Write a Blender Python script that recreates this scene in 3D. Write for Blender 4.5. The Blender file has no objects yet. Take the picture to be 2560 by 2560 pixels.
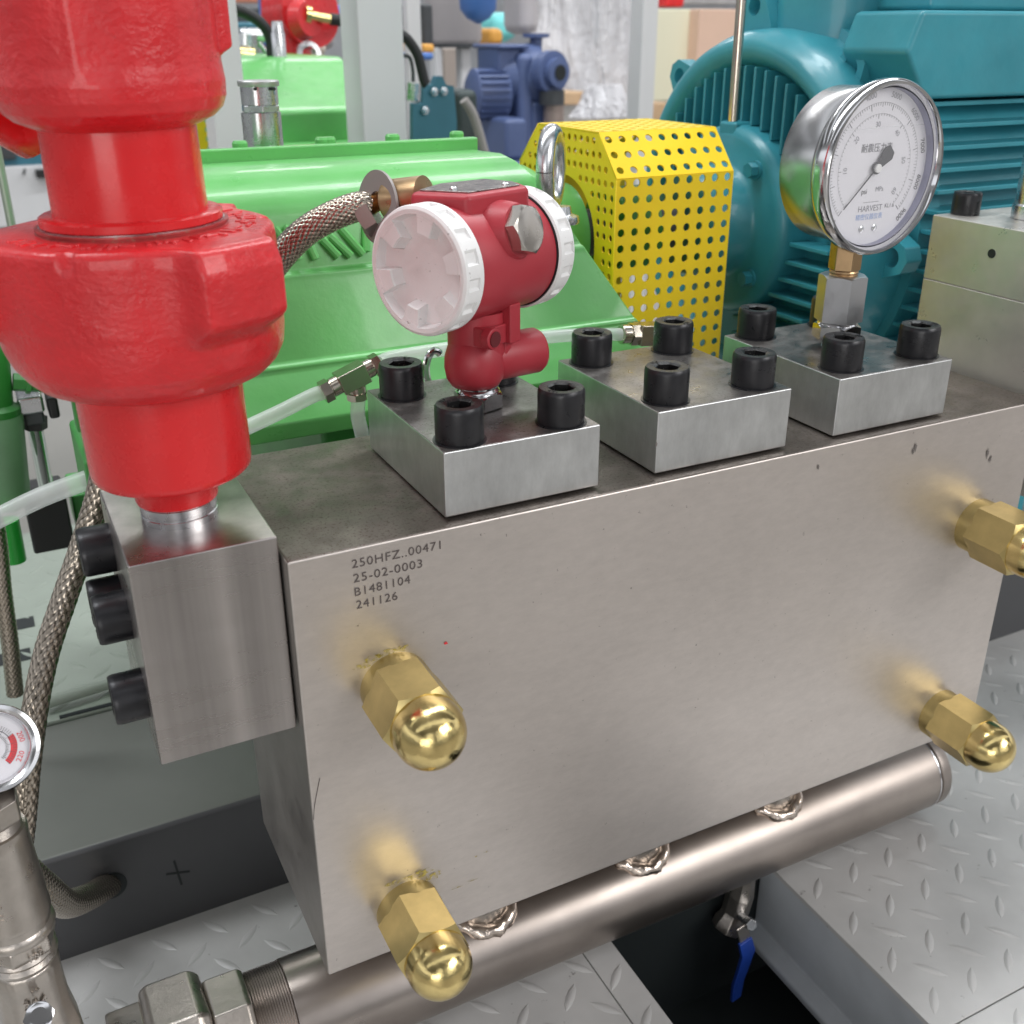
import bpy, math, random
from math import sin, cos, pi, radians
from mathutils import Vector, Matrix, noise
random.seed(7)
SC = bpy.context.scene
COL = SC.collection

# ---------------------------------------------------------------- camera
CR = ((8.90236552e-01, -4.55498439e-01, -1.50846548e-04),
      (-1.86629122e-01, -3.64296499e-01, -9.12407229e-01),
      (4.15509871e-01, 8.12286418e-01, -4.09283551e-01))
CT = Vector((-0.13710183, -0.58300024, 0.30247055))
CF, CX, CY = 2624.2692, 1291.79, 1253.67
cam = bpy.data.cameras.new('camera'); camo = bpy.data.objects.new('camera', cam); COL.objects.link(camo)
m = Matrix.Identity(4)
for i in range(3):
    m[i][0] = CR[0][i]; m[i][1] = -CR[1][i]; m[i][2] = -CR[2][i]; m[i][3] = CT[i]
camo.matrix_world = m
cam.sensor_width = 36; cam.sensor_fit = 'HORIZONTAL'; cam.lens = 36 * CF / 2560
cam.shift_x = -(CX - 1280) / 2560; cam.shift_y = (CY - 1280) / 2560
cam.clip_start = .02; cam.clip_end = 200
cam.dof.use_dof = True; cam.dof.focus_distance = .80; cam.dof.aperture_fstop = 10.0
SC.camera = camo

# ---------------------------------------------------------------- light
W = bpy.data.worlds.new('World'); SC.world = W; W.use_nodes = True
bg = W.node_tree.nodes['Background']
nt = W.node_tree
tcw = nt.nodes.new('ShaderNodeTexCoord'); spw = nt.nodes.new('ShaderNodeSeparateXYZ')
rpw = nt.nodes.new('ShaderNodeValToRGB'); mpw = nt.nodes.new('ShaderNodeMath'); mpw.operation = 'MULTIPLY_ADD'
mpw.inputs[1].default_value = .5; mpw.inputs[2].default_value = .5
nt.links.new(tcw.outputs['Generated'], spw.inputs[0]); nt.links.new(spw.outputs['Z'], mpw.inputs[0])
nt.links.new(mpw.outputs[0], rpw.inputs[0]); nt.links.new(rpw.outputs[0], bg.inputs[0])
e = rpw.color_ramp.elements
e[0].position = .45; e[0].color = (.50, .48, .46, 1); e[1].position = .62; e[1].color = (.78, .80, .84, 1)
bg.inputs[1].default_value = 1.0

def area(name, loc, target, sx, sy, power, color=(1, 1, 1)):
    l = bpy.data.lights.new(name, 'AREA'); l.shape = 'RECTANGLE'; l.size = sx; l.size_y = sy; l.energy = power; l.color = color
    o = bpy.data.objects.new(name, l); COL.objects.link(o); o.location = loc
    o.rotation_euler = (Vector(target) - Vector(loc)).to_track_quat('-Z', 'Y').to_euler()
    return o
area('window_light', (3.6, -4.6, 3.2), (.3, 0, 0), 3.4, 2.4, 120, (1, .98, .96))
area('door_light', (-3.0, -4.6, .5), (.2, 0, -.1), 2.8, 1.8, 40, (1, .98, .95))
area('roof_light', (-1.2, 1.5, 6), (0, 1.0, 0), 1.2, 7, 250, (.95, .98, 1))
area('roof_light_b', (2.8, 1.5, 6), (.6, .6, 0), 1.2, 7, 250, (.95, .98, 1))
area('roof_light_c', (5, 11, 6), (5, 12, 0), 9, 3, 420, (1, 1, 1))
SC.view_settings.view_transform = 'Standard'; SC.view_settings.look = 'None'; SC.view_settings.gamma = 1
SC.view_settings.exposure = 0.45

# ---------------------------------------------------------------- geometry helpers
def at(u, v, **k):
    """world point seen at photograph pixel (u, v) on the plane x=, y= or z= (layout only)"""
    d = Vector([sum(CR[r][c] * w for r, w in enumerate(((u - CX) / CF, (v - CY) / CF, 1.0))) for c in range(3)])
    (a, val), = k.items(); i = 'xyz'.index(a)
    return CT + d * ((val - CT[i]) / d[i])

def frame(o, z, x=None):
    z = Vector(z).normalized()
    x = Vector(x) if x is not None else (Vector((1, 0, 0)) if abs(z.x) < .9 else Vector((0, 1, 0)))
    x = (x - z * x.dot(z)).normalized(); y = z.cross(x)
    M = Matrix.Identity(4)
    for i in range(3): M[i][0] = x[i]; M[i][1] = y[i]; M[i][2] = z[i]; M[i][3] = o[i]
    return M

class MB:
    def __init__(s): s.V = []; s.F = []; s.UV = None; s.M = []; s.mi = 0
    def add(s, V, F, M=None):
        b = len(s.V)
        s.V += [(M @ Vector(v)) if M is not None else Vector(v) for v in V]
        s.F += [tuple(i + b for i in f) for f in F]; s.M += [s.mi] * len(F); return s
    def box(s, a, b, M=None):
        (x0, y0, z0), (x1, y1, z1) = a, b
        V = [(x, y, z) for z in (z0, z1) for y in (y0, y1) for x in (x0, x1)]
        F = [(0, 2, 3, 1), (4, 5, 7, 6), (0, 1, 5, 4), (2, 6, 7, 3), (0, 4, 6, 2), (1, 3, 7, 5)]
        return s.add(V, F, M)
    def lathe(s, prof, n=48, M=None, caps=True, rf=None, ph=0):
        V = []; F = []
        for (r, h) in prof:
            for k in range(n):
                t = 2 * pi * k / n + ph; q = r * (rf(t, h) if rf else 1); V.append((q * cos(t), q * sin(t), h))
        L = len(prof)
        for i in range(L - 1):
            for k in range(n):
                k2 = (k + 1) % n; F.append((i * n + k, i * n + k2, (i + 1) * n + k2, (i + 1) * n + k))
        if caps:
            if prof[0][0] > 1e-6: F.append(tuple(reversed(range(n))))
            if prof[-1][0] > 1e-6: F.append(tuple((L - 1) * n + k for k in range(n)))
        return s.add(V, F, M)
    def prism(s, poly, z0, z1, M=None):
        n = len(poly); V = [(x, y, z0) for x, y in poly] + [(x, y, z1) for x, y in poly]
        F = [tuple(reversed(range(n))), tuple(range(n, 2 * n))] + [(i, (i + 1) % n, n + (i + 1) % n, n + i) for i in range(n)]
        return s.add(V, F, M)
    def hexa(s, R, z0, z1, M=None, ch=0.0, ph=0.0):
        """hexagonal prism, corners chamfered by ch at the top"""
        if ch <= 0: return s.prism([(R * cos(ph + k * pi / 3), R * sin(ph + k * pi / 3)) for k in range(6)], z0, z1, M)
        n = 60; fl = R * cos(pi / 6)
        def hr(t):
            a = (t - ph) % (pi / 3) - pi / 6; return fl / cos(a)
        V = []; F = []
        rows = 3
        for k in range(n):
            t = ph + 2 * pi * k / n; r = hr(t)
            V.append((r * cos(t), r * sin(t), z0))
        for k in range(n):
            t = ph + 2 * pi * k / n; r = hr(t); V.append((r * cos(t), r * sin(t), z1 - max(0, (r - fl * 1.0)) * ch))
        for k in range(n):
            t = ph + 2 * pi * k / n; r = fl * .985; V.append((r * cos(t), r * sin(t), z1))
        for i in range(2):
            for k in range(n):
                k2 = (k + 1) % n; F.append((i * n + k, i * n + k2, (i + 1) * n + k2, (i + 1) * n + k))
        F.append(tuple(reversed(range(n)))); F.append(tuple(2 * n + k for k in range(n)))
        return s.add(V, F, M)
    def tube(s, path, r, n=12, caps=True, relief=None, uv=False):
        P = [Vector(p) for p in path]; N = len(P); T = []
        for i in range(N):
            T.append((P[min(i + 1, N - 1)] - P[max(i - 1, 0)]).normalized())
        x = Vector((0, 0, 1)) if abs(T[0].z) < .9 else Vector((1, 0, 0))
        V = []; F = []; L = 0; uvs = []
        for i in range(N):
            if i: L += (P[i] - P[i - 1]).length
            x = (x - T[i] * x.dot(T[i])).normalized(); y = T[i].cross(x)
            rr = r(i / (N - 1)) if callable(r) else r
            for k in range(n):
                t = 2 * pi * k / n; q = rr * (1 + (relief(t, L / rr) if relief else 0))
                V.append(P[i] + x * (q * cos(t)) + y * (q * sin(t))); uvs.append((t / (2 * pi), L / rr / (2 * pi)))
        for i in range(N - 1):
            for k in range(n):
                k2 = (k + 1) % n; F.append((i * n + k, i * n + k2, (i + 1) * n + k2, (i + 1) * n + k))
        if caps: F.append(tuple(reversed(range(n)))); F.append(tuple((N - 1) * n + k for k in range(n)))
        s.uvn = (uvs, n)
        return s.add(V, F)
    def sphere(s, c, r, n=24, sc=(1, 1, 1)):
        M = Matrix.Translation(c) @ Matrix.Diagonal((*sc, 1))
        pr = [(r * sin(pi * i / (n // 2)), -r * cos(pi * i / (n // 2))) for i in range(n // 2 + 1)]
        pr[0] = (1e-7, -r); pr[-1] = (1e-7, r)
        return s.lathe(pr, n, M, caps=False)

def spline(pts, n=12):
    P = [Vector(p) for p in pts]; out = []
    Q = [P[0] * 2 - P[1]] + P + [P[-1] * 2 - P[-2]]
    for i in range(1, len(Q) - 2):
        for k in range(n):
            t = k / n; a, b, c, d = Q[i - 1:i + 3]
            out.append(.5 * ((2 * b) + (c - a) * t + (2 * a - 5 * b + 4 * c - d) * t * t + (3 * b - a - 3 * c + d) * t ** 3))
    out.append(P[-1]); return out

def obj(name, mb, mat, parent=None, bevel=0, seg=2, angle=32, smooth=True, label=None):
    if isinstance(mb, MB):
        me = bpy.data.meshes.new(name); me.from_pydata([tuple(v) for v in mb.V], [], mb.F); me.update()
        for i, mi in enumerate(mb.M):
            if mi: me.polygons[i].material_index = mi
    else: me = mb
    mats = mat if isinstance(mat, (list, tuple)) else [mat]
    if not me.materials:
        for x in mats: me.materials.append(x)
    if smooth and me.polygons:
        me.polygons.foreach_set('use_smooth', [True] * len(me.polygons))
        if not bevel: me.set_sharp_from_angle(angle=radians(angle))
    o = bpy.data.objects.new(name, me); COL.objects.link(o)
    if bevel:
        b = o.modifiers.new('bevel', 'BEVEL'); b.width = bevel; b.segments = seg; b.limit_method = 'ANGLE'; b.angle_limit = radians(angle); b.harden_normals = True
    if parent: o.parent = parent
    if label: o['label'] = label
    return o

def tag(o, label, cat, group=None, kind=None):
    if label: o['label'] = label
    if cat: o['category'] = cat
    if group: o['group'] = group
    if kind: o['kind'] = kind
    return o
def thing(name, label, cat, loc=(0, 0, 0), group=None):
    o = bpy.data.objects.new(name, None); o.empty_display_size = .02; COL.objects.link(o); o.location = loc
    return tag(o, label, cat, group)
def P(name, mb, mat, parent, **k):
    """part of a thing whose geometry is given in world space"""
    o = obj(name, mb, mat, parent, **k)
    q = parent; off = Vector((0, 0, 0))
    while q: off += q.location; q = q.parent
    for v in o.data.vertices: v.co -= off
    return o
def struct(name, mb, mat, **k):
    o = obj(name, mb, mat, **k); o['kind'] = 'structure'; return o
def copy_tree(o, loc=None, parent=None):
    c = o.copy(); COL.objects.link(c)
    if parent: c.parent = parent
    if loc is not None: c.location = loc
    for ch in list(o.children): copy_tree(ch, None, c)
    return c
def text_mesh(body, size, M, depth=0.0002, align='LEFT', shear=0, spacing=1.0):
    cu = bpy.data.curves.new('txt', 'FONT'); cu.body = body; cu.size = size; cu.extrude = depth; cu.align_x = align; cu.align_y = 'CENTER'
    cu.space_character = spacing; cu.shear = shear; cu.resolution_u = 3
    to = bpy.data.objects.new('txt', cu); COL.objects.link(to)
    bpy.context.view_layer.update()
    me = bpy.data.meshes.new_from_object(to.evaluated_get(bpy.context.evaluated_depsgraph_get()))
    bpy.data.objects.remove(to); me.transform(M); return me
def flat_mesh(outline, holes, thick, M, res=1):
    """flat sheet with real holes, thickness 2*thick"""
    cu = bpy.data.curves.new('sheet', 'CURVE'); cu.dimensions = '2D'; cu.fill_mode = 'BOTH'; cu.extrude = thick
    for pl in [outline] + holes:
        sp = cu.splines.new('POLY'); sp.points.add(len(pl) - 1)
        for i, (x, y) in enumerate(pl): sp.points[i].co = (x, y, 0, 1)
        sp.use_cyclic_u = True
    to = bpy.data.objects.new('sheet', cu); COL.objects.link(to); bpy.context.view_layer.update()
    me = bpy.data.meshes.new_from_object(to.evaluated_get(bpy.context.evaluated_depsgraph_get()))
    bpy.data.objects.remove(to); me.transform(M); return me
def circ(cx, cy, r, n=14): return [(cx + r * cos(2 * pi * k / n), cy + r * sin(2 * pi * k / n)) for k in range(n)]
def arc(c, r, a0, a1, n): return [(c[0] + r * cos(a0 + (a1 - a0) * i / n), c[1] + r * sin(a0 + (a1 - a0) * i / n)) for i in range(n + 1)]

# ---------------------------------------------------------------- materials
def mat(name, col, rough=.5, metal=0.0, var=.0, vs=8, rv=.0, rs=30, bump=0.0, bs=60, spec=.5, coat=0.0, stretch=None, speck=0.0, speckc=(.02, .015, .01), ss=400,
        bumpd=.001, trans=0.0, alpha=1.0, aniso=0.0, dust=0.0, sth=.62, vst=None, fv=0.0, fs=300, fst=(1, 1, 1)):
    M = bpy.data.materials.new(name); M.use_nodes = True; t = M.node_tree; N = t.nodes; L = t.links
    b = N['Principled BSDF']; b.inputs['Roughness'].default_value = rough; b.inputs['Metallic'].default_value = metal
    b.inputs['Specular IOR Level'].default_value = spec; b.inputs['Coat Weight'].default_value = coat; b.inputs['Coat Roughness'].default_value = .08
    b.inputs['Transmission Weight'].default_value = trans; b.inputs['Alpha'].default_value = alpha; b.inputs['Anisotropic'].default_value = aniso
    b.inputs['Base Color'].default_value = (*col, 1)
    tc = N.new('ShaderNodeTexCoord'); mp = N.new('ShaderNodeMapping'); L.new(tc.outputs['Object'], mp.inputs[0])
    if stretch: mp.inputs['Scale'].default_value = stretch
    def nz(scale, detail=4, rough=.6):
        n = N.new('ShaderNodeTexNoise'); n.inputs['Scale'].default_value = scale; n.inputs['Detail'].default_value = detail; n.inputs['Roughness'].default_value = rough
        return n
    last = None
    if var > 0:
        n = nz(vs)
        if vst: m2 = N.new('ShaderNodeMapping'); m2.inputs['Scale'].default_value = vst; L.new(tc.outputs['Object'], m2.inputs[0]); L.new(m2.outputs[0], n.inputs[0])
        else: L.new(tc.outputs['Object'], n.inputs[0])
        r = N.new('ShaderNodeValToRGB'); L.new(n.outputs['Fac'], r.inputs[0])
        r.color_ramp.elements[0].position = .3; r.color_ramp.elements[1].position = .7
        r.color_ramp.elements[0].color = (*[c * (1 - var) for c in col], 1); r.color_ramp.elements[1].color = (*[min(1, c * (1 + var)) for c in col], 1)
        last = r.outputs[0]
    if fv > 0:
        m3 = N.new('ShaderNodeMapping'); m3.inputs['Scale'].default_value = fst; L.new(tc.outputs['Object'], m3.inputs[0])
        n = nz(fs, 6, .75); L.new(m3.outputs[0], n.inputs[0]); q = N.new('ShaderNodeMapRange'); L.new(n.outputs['Fac'], q.inputs[0])
        q.inputs[1].default_value = .25; q.inputs[2].default_value = .75; q.inputs[3].default_value = 1 - fv; q.inputs[4].default_value = 1 + fv
        mx = N.new('ShaderNodeMix'); mx.data_type = 'RGBA'; mx.blend_type = 'MULTIPLY'; mx.inputs[0].default_value = 1; L.new(q.outputs[0], mx.inputs[7])
        if last: L.new(last, mx.inputs[6])
        else: mx.inputs[6].default_value = (*col, 1)
        last = mx.outputs[2]
    if speck > 0:
        n = nz(ss, 3, .7); L.new(tc.outputs['Object'], n.inputs[0]); r = N.new('ShaderNodeValToRGB'); L.new(n.outputs['Fac'], r.inputs[0])
        r.color_ramp.elements[0].position = sth - speck * .2; r.color_ramp.elements[1].position = sth + .07
        r.color_ramp.elements[0].color = (0, 0, 0, 1); r.color_ramp.elements[1].color = (1, 1, 1, 1)
        mx = N.new('ShaderNodeMix'); mx.data_type = 'RGBA'; L.new(r.outputs[0], mx.inputs[0]); mx.inputs[7].default_value = (*speckc, 1)
        if last: L.new(last, mx.inputs[6])
        else: mx.inputs[6].default_value = (*col, 1)
        last = mx.outputs[2]
    if last: L.new(last, b.inputs['Base Color'])
    if rv > 0:
        n = nz(rs, 5); L.new(mp.outputs[0], n.inputs[0]); q = N.new('ShaderNodeMapRange'); L.new(n.outputs['Fac'], q.inputs[0])
        q.inputs[1].default_value = .3; q.inputs[2].default_value = .7; q.inputs[3].default_value = max(.02, rough - rv); q.inputs[4].default_value = min(1, rough + rv)
        L.new(q.outputs[0], b.inputs['Roughness'])
    if bump > 0:
        n = nz(bs, 4); L.new(mp.outputs[0], n.inputs[0]); q = N.new('ShaderNodeBump'); q.inputs['Strength'].default_value = bump; q.inputs['Distance'].default_value = bumpd
        L.new(n.outputs['Fac'], q.inputs['Height']); L.new(q.outputs[0], b.inputs['Normal'])
    return M

STEEL = mat('ground_steel_block', (.575, .525, .490), .38, .78, var=.06, vs=5, rv=.06, rs=10, bump=.14, bs=480, stretch=(.12, 1, 1), bumpd=.0005, fv=.075, fs=170, fst=(.4, 1, 1), speck=.03, sth=.69, speckc=(.26, .23, .21), ss=190)
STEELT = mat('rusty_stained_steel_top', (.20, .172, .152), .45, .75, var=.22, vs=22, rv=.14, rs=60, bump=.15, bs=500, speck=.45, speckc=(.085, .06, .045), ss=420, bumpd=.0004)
STEELS = mat('brushed_steel_reflection_bands', (.42, .39, .375), .30, .95, var=.28, vs=30, vst=(1, 1, .03), rv=.08, rs=60, bump=.10, bs=260, stretch=(.15, .15, 1), bumpd=.0003)  # upright bands in the base colour stand in for reflections on brushed steel
PLATE = mat('milled_steel_plate', (.58, .59, .59), .33, .92, var=.13, vs=26, bump=.08, bs=320, bumpd=.0003, stretch=(.08, 1, 1), fv=.10, fs=160, fst=(1, 1, .3))
PLATET = mat('stained_plate_top', (.23, .215, .205), .38, .85, var=.28, vs=30, rv=.14, rs=50, bump=.12, bs=600, speck=.35, speckc=(.10, .08, .07), ss=500, bumpd=.0003)
BLACK = mat('black_oxide_steel', (.026, .026, .029), .33, .35, rv=.10, rs=90, bump=.12, bs=700, bumpd=.0003, var=.2, vs=60)
BLACKT = mat('black_oxide_top', (.012, .012, .013), .42, .3, bump=.5, bs=900, bumpd=.0006, speck=.1, speckc=(.15, .14, .13), ss=700)
BRASS = mat('machined_brass', (.58, .46, .20), .34, 1.0, var=.16, vs=30)
BRASSP = mat('polished_brass', (.74, .58, .25), .19, 1.0, var=.12, vs=60, rv=.09, rs=90, bump=.35, bs=260, bumpd=.0005, stretch=(1, .12, 1))
RED = mat('cast_red_paint', (.66, .016, .022), .36, 0, var=.12, vs=22, rv=.14, rs=60, bump=.9, bs=170, bumpd=.0013, coat=.35, stretch=(1, 1, 1.3), speck=.05, sth=.72, speckc=(.30, .03, .03), ss=160)
REDS = mat('smooth_red_paint', (.70, .018, .022), .27, 0, var=.06, vs=15, rv=.08, rs=60, bump=.08, bs=400, bumpd=.0004, coat=.25)
REDT = mat('transmitter_red_enamel', (.40, .032, .046), .42, 0, var=.06, vs=25, bump=.18, bs=900, bumpd=.0003)
WHITEC = mat('chalk_white_enamel', (.80, .795, .79), .48, 0, var=.05, vs=40, bump=.1, bs=500, bumpd=.0003, speck=.05, sth=.68, speckc=(.2, .18, .17), ss=260)
FILM = mat('clear_wrinkled_film', (.97, .97, .97), .10, 0, alpha=.10, bump=.9, bs=38, bumpd=.004, spec=.8)
GREEN = mat('machine_green_paint', (.130, .47, .125), .36, 0, var=.10, vs=9, rv=.10, rs=30, bump=.25, bs=90, bumpd=.0012, coat=.3, speck=.05, sth=.70, speckc=(.2, .42, .2), ss=90)
GREEND = mat('deep_green_paint', (.045, .26, .05), .4, 0, var=.12, vs=14, bump=.1, bs=200)
YELLOW = mat('guard_yellow_paint', (.90, .63, .012), .40, 0, var=.04, vs=20, bump=.05, bs=300)
TEAL = mat('motor_teal_paint', (.042, .285, .350), .36, 0, var=.10, vs=12, rv=.08, rs=30, bump=.25, bs=120, bumpd=.001, coat=.2)
TEALF = mat('flat_teal_paint', (.035, .16, .22), .5, 0, var=.1, vs=5)
CHROME = mat('polished_stainless', (.72, .72, .73), .12, 1, rv=.05, rs=20, bump=.03, bs=30)
ZINC = mat('zinc_plated_steel', (.66, .67, .69), .26, 1, rv=.08, rs=80, bump=.1, bs=300, bumpd=.0003)
CASTSS = mat('cast_stainless', (.46, .42, .38), .34, .95, var=.12, vs=40, rv=.10, rs=60, bump=.35, bs=260, bumpd=.0006)
PIPE = mat('stainless_pipe', (.37, .325, .295), .34, 1, var=.17, vs=9, rv=.08, rs=14, bump=.05, bs=200, stretch=(.3, 1, 1), bumpd=.0004)
WELD = mat('tack_weld_bead', (.70, .60, .52), .20, 1, var=.25, vs=60, bump=.35, bs=140, bumpd=.002)
NICKEL = mat('nickel_fitting', (.60, .55, .47), .22, 1, rv=.06, rs=60)
BRONZE = mat('bronze_gland', (.50, .34, .19), .34, 1, var=.12, vs=60, rv=.1, rs=80)
DECK = mat('deck_light_grey_paint', (.495, .488, .478), .38, 0, var=.13, vs=7, rv=.12, rs=12, bump=.10, bs=150, speck=.05, sth=.685, speckc=(.16, .15, .14), ss=60)
FRAMEG = mat('skid_grey_green_paint', (.125, .130, .116), .55, 0, var=.10, vs=5, rv=.06, rs=15, bump=.05, bs=80)
FRAMED = mat('skid_dark_grey_paint', (.065, .066, .070), .42, 0, var=.08, vs=5, bump=.05, bs=80)
BEAM = mat('beam_blue_grey_paint', (.46, .49, .52), .36, 0, var=.12, vs=9, rv=.06, rs=12)
INSIDE = mat('skid_inside_black', (.010, .014, .015), .6)
DIAL = mat('dial_white', (.74, .73, .77), .55, var=.02, vs=30)
INK = mat('ink_dark_grey', (.07, .07, .08), .6)
INKF = mat('ink_faded', (.30, .30, .33), .6)
INKB = mat('ink_blue', (.28, .40, .68), .6)
INKR = mat('ink_red', (.70, .03, .04), .6)
ENGR = mat('engraved_dark', (.12, .10, .095), .6, .3)
YSTAIN = mat('yellow_grease', (.50, .40, .08), .5, 0, var=.3, vs=200)
_t = YSTAIN.node_tree; _n = _t.nodes.new('ShaderNodeTexNoise'); _n.inputs['Scale'].default_value = 260; _n.inputs['Detail'].default_value = 5
_r = _t.nodes.new('ShaderNodeMapRange'); _r.inputs[1].default_value = .40; _r.inputs[2].default_value = .62; _r.inputs[4].default_value = .75
_t.links.new(_t.nodes['Texture Coordinate'].outputs['Object'], _n.inputs[0]); _t.links.new(_n.outputs['Fac'], _r.inputs[0]); _t.links.new(_r.outputs[0], _t.nodes['Principled BSDF'].inputs['Alpha'])
GLASS = mat('gauge_glass', (1, 1, 1), .02, 0, alpha=.10, spec=.7)
GLYC = mat('gauge_glycerine', (.55, .56, .62), .05, 0, alpha=.16)
TUBE = mat('clear_plastic_tube', (.82, .86, .84), .16, 0, alpha=.42, var=.05, vs=40)
BLUE = mat('blue_vinyl', (.015, .06, .36), .42, var=.1, vs=60)
RUB = mat('black_rubber', (.015, .015, .016), .5)
POST = mat('white_post_paint', (.70, .70, .71), .45, var=.03, vs=3)
CONC = mat('factory_concrete', (.27, .255, .235), .45, var=.14, vs=.6, rv=.1, rs=2, bump=.1, bs=8)
PUMPB = mat('pump_blue_paint', (.095, .135, .28), .42, var=.12, vs=5)
PLY = mat('raw_wood', (.62, .42, .25), .6, var=.12, vs=4)
CREAM = mat('cream_panel', (.85, .82, .62), .5)
PINKP = mat('pale_orange_board', (.80, .55, .42), .55, var=.05, vs=2)
WRAP = mat('plastic_wrap', (.66, .65, .67), .16, 0, var=.30, vs=2.2, bump=.5, bs=14, bumpd=.03, spec=.8)
ORANGE = mat('orange_paint', (.85, .42, .08), .5)
CYAN = mat('cyan_paint', (.25, .85, .85), .5)
SKYB = mat('blue_post_paint', (.08, .20, .55), .4)
DARKM = mat('dark_machine', (.05, .055, .06), .5, var=.3, vs=6)
TANK = mat('frosted_grey_tank', (.50, .47, .48), .4, var=.08, vs=3)
PALEG = mat('filter_pale_green', (.19, .36, .20), .4, var=.1, vs=20)

def braid_mat():
    M = bpy.data.materials.new('steel_braid'); M.use_nodes = True; t = M.node_tree; N = t.nodes; L = t.links; b = N['Principled BSDF']
    b.inputs['Metallic'].default_value = .95; b.inputs['Roughness'].default_value = .26
    a = N.new('ShaderNodeAttribute'); a.attribute_name = 'weave'
    r = N.new('ShaderNodeValToRGB'); L.new(a.outputs['Fac'], r.inputs[0]); L.new(r.outputs[0], b.inputs['Base Color'])
    r.color_ramp.elements[0].position = .12; r.color_ramp.elements[0].color = (.025, .02, .016, 1); r.color_ramp.elements[1].position = .55; r.color_ramp.elements[1].color = (.44, .385, .32, 1)
    return M
BRAID = braid_mat()
def weave(t, s, na=12):
    # two families of diagonal strips crossing over and under
    a = (na * t / (2 * pi) + s * na / (2 * pi) * .62); b = (na * t / (2 * pi) - s * na / (2 * pi) * .62)
    fa, fb = a % 1, b % 1
    over = (int(math.floor(a)) + int(math.floor(b))) % 2
    ra = sin(pi * fa) ** .6; rb = sin(pi * fb) ** .6
    return (ra * (.55 + .45 * sin(pi * fb)) if over else rb * (.55 + .45 * sin(pi * fa)))
def braided(name, pts, r, parent, na=12, n=48, step=.11):
    P0 = spline(pts, 24); L = sum((P0[i + 1] - P0[i]).length for i in range(len(P0) - 1)); N = int(L / (r * step))
    out = []; acc = 0; j = 0; seg = (P0[1] - P0[0]).length
    for i in range(N + 1):
        d = L * i / N
        while j < len(P0) - 2 and acc + seg < d: acc += seg; j += 1; seg = (P0[j + 1] - P0[j]).length
        out.append(P0[j].lerp(P0[j + 1], min(1, (d - acc) / max(seg, 1e-9))))
    mb = MB(); mb.tube(out, r, n, relief=lambda t, s: .10 * weave(t, s, na) - .06)
    o = P(name, mb, BRAID, parent, angle=80)
    at_ = o.data.attributes.new('weave', 'FLOAT', 'POINT'); k = mb.uvn[1]
    at_.data.foreach_set('value', [weave(u * 2 * pi, v * 2 * pi, na) for u, v in mb.uvn[0]])
    return o

# ================================================================ SETTING
FZ = -.75
mb = MB(); mb.add([(-30, -30, -.75), (40, -30, -.75), (40, 60, -.75), (-30, 60, -.75)], [(0, 1, 2, 3)])
struct('factory_floor', mb, CONC)

mb = MB()
for y0_, y1_ in ((-9, -4.6), (-2.6, .9), (1.9, 6), (7.5, 13.2), (15, 24)):
    mb.box((-10, y0_, 6.4), (24, y1_, 6.5)); mb.box((-10, y0_ + .1, 6.0), (24, y0_ + .25, 6.4))
struct('hall_roof', mb, mat('roof_sheet_grey', (.55, .56, .58), .6, var=.1, vs=.5))
mb = MB(); mb.box((-10, -9.2, FZ), (24, -9, .9))
for x0_, x1_ in ((-10, -5.5), (-1.6, .7), (7.5, 13), (17, 24)): mb.box((x0_, -9.2, .9), (x1_, -9, 6.4))
mb.box((-10.2, -9, FZ), (-10, 24, 1.6)); mb.box((-10.2, -9, 4.2), (-10, 24, 6.4))
struct('hall_side_wall', mb, mat('side_wall_grey', (.50, .51, .52), .6, var=.2, vs=.4))
ZD = -.56
def treads(rects, z, x0=.5837, y0=.0238, skip=None):
    mb = MB()
    for fam in (0, 1):
        ang = radians(-51 if fam == 0 else 44); ox = x0 - (.0245 if fam else 0); oy = y0 - (.0285 if fam else 0)
        for i in range(-60, 60):
            for j in range(-40, 60):
                cx = ox + i * .0523; cy = oy + j * .0548
                ok = any(a + .012 < cx < b - .012 and c + .012 < cy < d - .012 for a, b, c, d in rects)
                if not ok: continue
                L = .0178; w = .0046; h = .0011
                pr = [(-L, 0)] + [(-L * .5, -w * .78), (0, -w), (L * .5, -w * .78), (L, 0), (L * .5, w * .78), (0, w), (-L * .5, w * .78)]
                V = [(x, y, 0) for x, y in pr] + [(x * .72, y * .52, h) for x, y in pr]
                F = [(k, (k + 1) % 8, 8 + (k + 1) % 8, 8 + k) for k in range(8)] + [tuple(range(8, 16))]
                M = Matrix.Translation((cx, cy, z)) @ Matrix.Rotation(ang + random.uniform(-.03, .03), 4, 'Z')
                mb.add(V, F, M)
    return mb
HX0, HX1 = .318, .5345
deck_rects = [(-.5, .2832, -.45, .325), (.2842, HX0, -.45, .325), (HX0 + .0005, HX1 - .0005, .118, .325), (HX1, 1.35, -.1425, .325), (HX1, 1.35, -.45, -.1437)]
dk = thing('deck', None, None, (.4, 0, ZD)); dk['kind'] = 'structure'
for a, b, c, d in deck_rects:
    mb = MB(); mb.box((a, c, ZD - .006), (b, d, ZD)); P('deck_plate', mb, DECK, dk, bevel=.0007, seg=1)
o = P('tread_pattern', treads(deck_rects, ZD), DECK, dk, angle=50); o['kind'] = 'stuff'
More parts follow.
